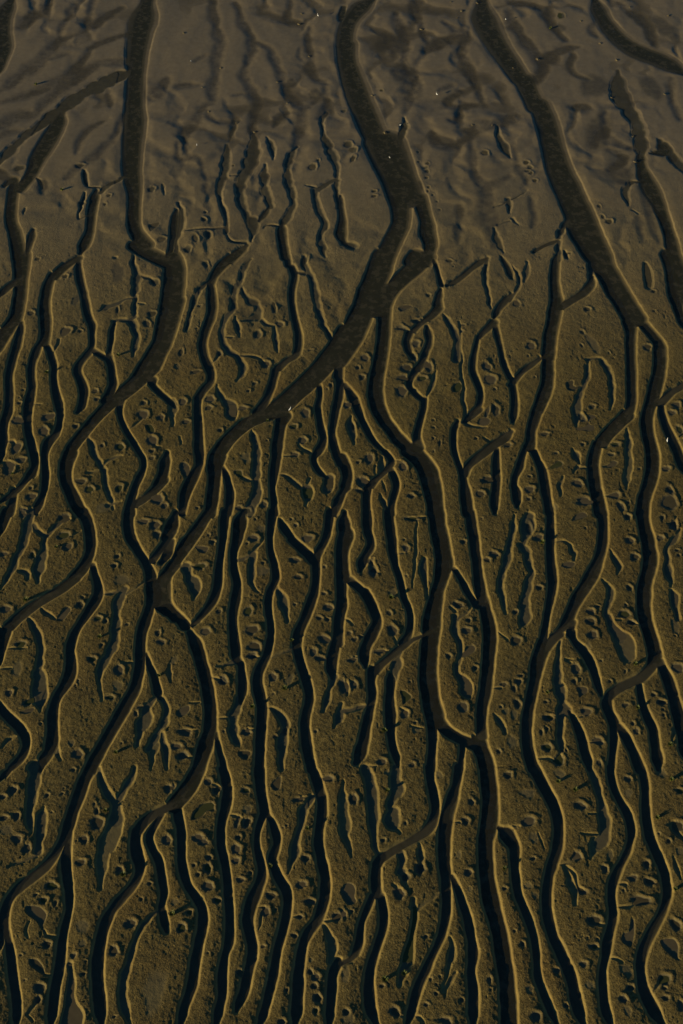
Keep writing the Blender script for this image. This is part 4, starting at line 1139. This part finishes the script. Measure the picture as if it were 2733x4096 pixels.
mm = math_(N, L, 'MULTIPLY', attr(N, "mott"), ramp(N, L, n_m, [(0.42, (0, 0, 0)), (0.58, (0.55, 0.55, 0.55))]))
col = mixc(N, L, mm, col, (0.075, 0.062, 0.042))
L.new(col, P.inputs["Base Color"])
wet = math_(N, L, 'MAXIMUM', a_silt, math_(N, L, 'MULTIPLY', a_bed, 0.6))
L.new(ramp(N, L, wet, [(0.0, (0.9, 0.9, 0.9)), (1.0, (0.6, 0.6, 0.6))]), P.inputs["Roughness"])
L.new(ramp(N, L, wet, [(0.0, (0.1, 0.1, 0.1)), (1.0, (0.10, 0.10, 0.10))]), P.inputs["Specular IOR Level"])
bmp = N.new("ShaderNodeBump")
bh = math_(N, L, 'ADD', math_(N, L, 'MULTIPLY', n_fin, 1.0), math_(N, L, 'MULTIPLY', noise(N, L, co, 15.0, 2), 0.5))
L.new(bh, bmp.inputs["Height"])
L.new(math_(N, L, 'ADD', math_(N, L, 'MULTIPLY', a_veg, 0.85), 0.10), bmp.inputs["Strength"])
bmp.inputs["Distance"].default_value = 0.12
L.new(bmp.outputs["Normal"], P.inputs["Normal"])

WAT, N, L, P = mat("turbid tide water")
co = N.new("ShaderNodeTexCoord").outputs["Object"]
dep = attr(N, "depth")
n1 = noise(N, L, co, 0.25, 4)
L.new(ramp(N, L, n1, [(0.3, (0.068, 0.060, 0.034)), (0.7, (0.090, 0.078, 0.044))]), P.inputs["Base Color"])
P.inputs["Roughness"].default_value = 0.3
P.inputs["Specular IOR Level"].default_value = 0.06
L.new(ramp(N, L, dep, [(0.0, (0.1, 0.1, 0.1)), (0.06, (0.30, 0.30, 0.30)), (0.2, (0.42, 0.42, 0.42)), (0.5, (0.5, 0.5, 0.5))]), P.inputs["Alpha"])
bmp = N.new("ShaderNodeBump"); L.new(noise(N, L, co, 2.5, 3), bmp.inputs["Height"])
bmp.inputs["Strength"].default_value = 0.08; bmp.inputs["Distance"].default_value = 0.03
L.new(bmp.outputs["Normal"], P.inputs["Normal"])

def pool_mat(name, col):
    m, N, L, P = mat(name)
    co = N.new("ShaderNodeTexCoord").outputs["Object"]
    nn = noise(N, L, co, 1.2, 4)
    L.new(ramp(N, L, nn, [(0.3, tuple(v * 0.85 for v in col)), (0.7, tuple(v * 1.1 for v in col))]), P.inputs["Base Color"])
    P.inputs["Roughness"].default_value = 0.45
    P.inputs["Specular IOR Level"].default_value = 0.04
    return m
POOLM = [pool_mat("brown pool water", (0.125, 0.096, 0.048)), pool_mat("dark pool water", (0.095, 0.075, 0.036)), pool_mat("greenish pool water", (0.070, 0.070, 0.024))]

def plain(name, col, rough=0.8, var=0.0, scale=5.0):
    m, N, L, P = mat(name)
    co = N.new("ShaderNodeTexCoord").outputs["Object"]
    L.new(ramp(N, L, noise(N, L, co, scale, 3), [(0.3, tuple(v * (1 - var) for v in col)), (0.7, tuple(v * (1 + var) for v in col))]), P.inputs["Base Color"])
    P.inputs["Roughness"].default_value = rough
    return m
FEATHER = plain("white feathers", (0.80, 0.79, 0.76), 0.7, 0.04)
BEAK = plain("yellow beak", (0.60, 0.38, 0.06), 0.5, 0.1)
LEG = plain("dark bird leg", (0.06, 0.05, 0.04), 0.6, 0.1)
LEAF = plain("yellow green leaves", (0.13, 0.15, 0.025), 0.6, 0.25, 9.0)
LUMP = plain("dried weed and mud", (0.15, 0.115, 0.055), 0.9, 0.4, 6.0)

# ------------------------------------------------------------------ setting
def grid_mesh(name, xs, ys, zs, keep=None, attrs=()):
    nr, nc = xs.shape
    V = np.empty((nr * nc, 3), np.float32)
    V[:, 0] = xs.ravel(); V[:, 1] = ys.ravel(); V[:, 2] = zs.ravel()
    idx = np.arange(nr * nc, dtype=np.int32).reshape(nr, nc)
    q = np.stack([idx[:-1, :-1], idx[:-1, 1:], idx[1:, 1:], idx[1:, :-1]], -1)
    if keep is not None:
        q = q[keep]
    q = q.reshape(-1, 4)
    extra = [a.ravel() for _, a in attrs]
    if keep is not None:
        used = np.zeros(nr * nc, bool); used[q.ravel()] = True
        remap = np.cumsum(used, dtype=np.int32) - 1
        q = remap[q]; V = V[used]; extra = [a[used] for a in extra]
    me = bpy.data.meshes.new(name)
    me.vertices.add(len(V)); me.vertices.foreach_set("co", V.ravel())
    me.loops.add(q.size); me.loops.foreach_set("vertex_index", q.ravel().astype(np.int32))
    me.polygons.add(len(q))
    me.polygons.foreach_set("loop_start", np.arange(0, q.size, 4, dtype=np.int32))
    me.polygons.foreach_set("use_smooth", np.ones(len(q), bool))
    for (n, _), a in zip(attrs, extra):
        at = me.attributes.new(n, 'FLOAT', 'POINT')
        at.data.foreach_set("value", a.astype(np.float32))
    me.update(calc_edges=True)
    return me
def link(name, me, m=None, parent=None):
    o = bpy.data.objects.new(name, me); COL.objects.link(o)
    if m is not None:
        me.materials.append(m)
    if parent is not None:
        o.parent = parent
    return o
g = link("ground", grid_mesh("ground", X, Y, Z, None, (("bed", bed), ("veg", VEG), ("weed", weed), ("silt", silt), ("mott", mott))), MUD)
g["kind"] = "structure"
lo = np.minimum(np.minimum(Z[:-1, :-1], Z[1:, 1:]), np.minimum(Z[1:, :-1], Z[:-1, 1:]))
w = link("water", grid_mesh("water", X, Y, np.zeros_like(Z), lo < 0.004, (("depth", np.clip(-Z, 0, 1)),)), WAT)
w["kind"] = "structure"

# ------------------------------------------------------------------ things
def where(px, py):
    return "%d percent across and %d percent down the photo" % (round(100 * px / PW), round(100 * py / PH))
def to_photo(x, y):
    v = Vector((x, y, ZREF - CAM_H))
    f = y * _cp - (ZREF - CAM_H) * _sp * -1 * -1
    f = y * _cp + (CAM_H - ZREF) * _sp
    up = y * _sp - (CAM_H - ZREF) * _cp
    return PW / 2 + FPX * x / f, PH / 2 - FPX * up / f

def prism(pts, z0, z1):
    bm = bmesh.new()
    lo_ = [bm.verts.new((x, y, z0)) for x, y in pts]
    hi_ = [bm.verts.new((x, y, z1)) for x, y in pts]
    bm.faces.new(hi_); bm.faces.new(lo_[::-1])
    n = len(pts)
    for i in range(n):
        bm.faces.new((lo_[i], lo_[(i + 1) % n], hi_[(i + 1) % n], hi_[i]))
    bmesh.ops.recalc_face_normals(bm, faces=bm.faces)
    me = bpy.data.meshes.new("tide_pool"); bm.to_mesh(me); bm.free()
    return me
info = []
for pts, px, py, rx, ry, k in pools:
    a = np.array(pts)
    cx, cy = a.mean(0)
    if px is None:
        q = np.array([to_photo(x, y) for x, y in pts])
        px, py = q.mean(0); rx, ry = np.ptp(q[:, 0]) / 2, np.ptp(q[:, 1]) / 2
    info.append((rx * ry, pts, cx, cy, px, py, rx, ry, k))
info = [i for i in info if -20 < i[4] < PW + 20 and -20 < i[5] < PH + 20]
info.sort(key=lambda i: -i[0])
pr = random.Random(12)
small = bmesh.new()
seen = set()
for n, (ar, pts, cx, cy, px, py, rx, ry, k) in enumerate(info):
    zs = sorted(height(x, y) for x, y in pts)
    inner = sorted([height(cx + (x - cx) * f, cy + (y - cy) * f) for x, y in pts for f in (0.3, 0.55)])
    zb = inner[len(inner) // 3]
    zt = zs[len(zs) // 2]
    if zb < 0.012:
        continue
    zw = zb + max(0.010, min(0.03, 0.2 * (zt - zb)))
    if k == 'w':
        zw = zb + 0.02
    if n < 290:
        o = link("tide_pool", None)if False else None
        me = prism([(x - cx, y - cy) for x, y in pts], -0.12, 0.0)
        o = link("tide_pool", me, POOLM[0 if pr.random() < 0.62 else (1 if pr.random() < 0.6 else 2)])
        o.location = (cx, cy, zw)
        asp = rx / max(ry, 1)
        if k == 'w':
            look = "long water filled trough"
        elif asp > 1.7:
            look = "wide flat brown pool" if rx > 18 else "small wide brown pool"
        elif asp < 0.65:
            look = "upright narrow brown pool" if ry > 18 else "small narrow brown pool"
        else:
            look = "large rounded brown pool" if rx > 22 else ("small round brown pool" if rx > 11 else "tiny round dark pool")
        lab = look + " in the mud, " + where(px, py)
        while lab in seen:
            py += 41; lab = look + " in the mud, " + where(px, py)
        seen.add(lab)
        o["label"] = lab; o["category"] = "tide pool"; o["group"] = "tide pools on the mud banks"
    else:
        vs = [small.verts.new((x, y, zw)) for x, y in pts]
        small.faces.new(vs)
if len(small.verts):
    me = bpy.data.meshes.new("puddles"); small.to_mesh(me)
    o = link("puddles", me, POOLM[1]); o["kind"] = "stuff"; o["label"] = "tiny puddles scattered over the mud banks"; o["category"] = "puddles"
small.free()

# white wading birds
def ring_body(path):
    """one closed skin lofted along (x, z, half width, half height) stations"""
    bm = bmesh.new(); rings = []
    m = 12
    for x, zc, hw, hh in path:
        rings.append([bm.verts.new((x, hw * math.cos(2 * math.pi * i / m), zc + hh * math.sin(2 * math.pi * i / m))) for i in range(m)])
    for a, b in zip(rings, rings[1:]):
        for i in range(m):
            bm.faces.new((a[i], a[(i + 1) % m], b[(i + 1) % m], b[i]))
    bm.faces.new(rings[0][::-1]); bm.faces.new(rings[-1])
    bmesh.ops.recalc_face_normals(bm, faces=bm.faces)
    for f in bm.faces:
        f.smooth = True
    me = bpy.data.meshes.new("body"); bm.to_mesh(me); bm.free()
    return me
def rod(a, b, ra, rb, name):
    bm = bmesh.new()
    a, b = Vector(a), Vector(b)
    q = (b - a).to_track_quat('Z', 'Y')
    ra_ = [bm.verts.new(a + q @ Vector((ra * math.cos(i * 1.0472), ra * math.sin(i * 1.0472), 0))) for i in range(6)]
    rb_ = [bm.verts.new(b + q @ Vector((rb * math.cos(i * 1.0472), rb * math.sin(i * 1.0472), 0))) for i in range(6)]
    for i in range(6):
        bm.faces.new((ra_[i], ra_[(i + 1) % 6], rb_[(i + 1) % 6], rb_[i]))
    bm.faces.new(ra_[::-1]); bm.faces.new(rb_)
    me = bpy.data.meshes.new(name); bm.to_mesh(me); bm.free()
    return me
def make_bird():
    r = bpy.data.objects.new("egret", None); COL.objects.link(r)
    link("body", ring_body([(-0.36, 0.40, 0.01, 0.01), (-0.28, 0.42, 0.05, 0.03), (-0.15, 0.46, 0.10, 0.08), (0.0, 0.49, 0.12, 0.11), (0.12, 0.53, 0.10, 0.10),
                            (0.19, 0.60, 0.055, 0.06), (0.20, 0.68, 0.035, 0.03), (0.16, 0.75, 0.032, 0.03), (0.17, 0.82, 0.032, 0.03), (0.22, 0.87, 0.04, 0.038), (0.28, 0.875, 0.036, 0.034), (0.32, 0.87, 0.01, 0.01)]), FEATHER, r)
    link("beak", rod((0.30, 0, 0.872), (0.46, 0, 0.85), 0.016, 0.003, "beak"), BEAK, r)
    for s_ in (-1, 1):
        link("leg", rod((0.0, 0.045 * s_, 0.42), (0.03, 0.05 * s_, -0.03), 0.013, 0.009, "leg"), LEG, r)
    return r
bird_words = ["white bird standing on a smooth mud bank near the top edge by the channel", "white bird standing on ribbed mud, upper left", "white bird on a low mud bank left of centre, upper third",
              "white bird at the bend of the wide creek, left of centre", "white bird beside the narrow creek at the right edge", "white bird alone on a pale mud bank right of centre",
              "white bird nearest the top right, on a smooth mud tongue", "white bird at the tip of a pointed mud spit", "white bird wading in the dark weedy channel"]
proto = None
birds_s = birds
for n, (px, py) in enumerate(birds_s):
    if proto is None:
        proto = make_bird(); b = proto
    else:
        b = proto.copy(); COL.objects.link(b)
        for ch in list(proto.children):
            c = ch.copy(); COL.objects.link(c); c.parent = b
    x, y = [float(v) for v in ground(px, py)]
    zz = height(x, y)
    b.location = (x, y, max(zz, -0.12))
    b.rotation_euler = (0, 0, random.Random(n * 3 + 1).uniform(0, 6.28))
    b.scale = (0.8,) * 3 if n not in (3, 4, 7, 8) else (0.5,) * 3
    b["label"] = (bird_words + ["white bird on the mud"] * 9)[n] if n < 9 else "white bird on the mud, " + where(px, py)
    b["category"] = "bird"; b["group"] = "white birds on the mud"

def tuft_mesh(sd):
    rr = random.Random(sd); bm = bmesh.new()
    for _ in range(130):
        a = rr.uniform(0, 6.28); rad = 0.16 * math.sqrt(rr.random())
        bx, by = rad * math.cos(a), rad * math.sin(a)
        ln = rr.uniform(0.16, 0.36); lean = rr.uniform(0.1, 0.9); b2 = a + rr.uniform(-0.6, 0.6)
        w_ = rr.uniform(0.012, 0.03)
        tx, ty = bx + math.cos(b2) * ln * lean, by + math.sin(b2) * ln * lean
        mx, my = bx + math.cos(b2) * ln * lean * 0.4, by + math.sin(b2) * ln * lean * 0.4
        nx, ny = -math.sin(b2) * w_, math.cos(b2) * w_
        v = [bm.verts.new((bx - nx * 0.5, by - ny * 0.5, -0.02)), bm.verts.new((bx + nx * 0.5, by + ny * 0.5, -0.02)),
             bm.verts.new((mx + nx, my + ny, ln * 0.65)), bm.verts.new((mx - nx, my - ny, ln * 0.65)), bm.verts.new((tx, ty, ln))]
        bm.faces.new(v[:4]); bm.faces.new((v[3], v[2], v[4]))
    me = bpy.data.meshes.new("grass_tuft"); bm.to_mesh(me); bm.free(); me.materials.append(LEAF)
    return me
tm = [tuft_mesh(i) for i in range(4)]
for n, (px, py) in enumerate(tufts):
    o = bpy.data.objects.new("grass_tuft", tm[n % 4]); COL.objects.link(o)
    x, y = [float(v) for v in ground(px, py)]
    o.location = (x, y, height(x, y)); o.rotation_euler = (0, 0, n * 1.3)
    s_ = random.Random(n).uniform(0.8, 1.3); o.scale = (s_, s_, s_)
    o["label"] = "small yellow green plant on the mud, " + where(px, py)
    o["category"] = "plant"; o["group"] = "green tufts on the mud banks"

def lump_mesh(sd):
    """a clot of dried weed: a knobbly mound with strands lying out of it"""
    rr = random.Random(sd); bm = bmesh.new()
    bmesh.ops.create_icosphere(bm, subdivisions=3, radius=0.42)
    ph = [rr.uniform(0, 6) for _ in range(6)]
    for v in bm.verts:
        p = v.co.normalized()
        k = 1 + 0.28 * math.sin(5 * p.x + ph[0]) * math.cos(4 * p.y + ph[1]) + 0.22 * math.sin(9 * p.y + ph[2]) * math.sin(8 * p.x + ph[3]) + 0.12 * math.sin(17 * p.x + ph[4]) * math.sin(15 * p.z + 13 * p.y)
        v.co = Vector((p.x * k * 0.5, p.y * k * 0.36, p.z * k * 0.17 + 0.02))
    for _ in range(26):
        a = rr.uniform(0, 6.28); r_ = rr.uniform(0.15, 0.45)
        p = Vector((r_ * math.cos(a), r_ * math.sin(a) * 0.8, 0.06)); hd = rr.uniform(0, 6.28)
        prev = None
        for s_ in range(5):
            n_ = Vector((-math.sin(hd), math.cos(hd), 0)) * 0.025
            cur = [bm.verts.new(p + n_), bm.verts.new(p - n_), bm.verts.new(p + Vector((0, 0, 0.05)))]
            if prev:
                for i in range(3):
                    bm.faces.new((prev[i], prev[(i + 1) % 3], cur[(i + 1) % 3], cur[i]))
            prev = cur
            p = p + Vector((math.cos(hd), math.sin(hd), 0)) * 0.09 + Vector((0, 0, rr.uniform(-0.015, 0.02))); hd += rr.uniform(-0.8, 0.8)
    me = bpy.data.meshes.new("weed_clump"); bm.to_mesh(me); bm.free(); me.materials.append(LUMP)
    return me
lm = [lump_mesh(i) for i in range(6)]
for n, (px, py) in enumerate(lumps):
    o = bpy.data.objects.new("weed_clump", lm[n % 6]); COL.objects.link(o)
    x, y = [float(v) for v in ground(px, py)]
    o.location = (x, y, max(height(x, y), -0.02)); o.rotation_euler = (0, 0, n * 2.1)
    s_ = random.Random(n + 40).uniform(0.35, 0.7); o.scale = (s_, s_, s_)
    o["label"] = "tan clump of washed up weed, " + where(px, py)
    o["category"] = "weed clump"; o["group"] = "weed clumps on the wet mud"
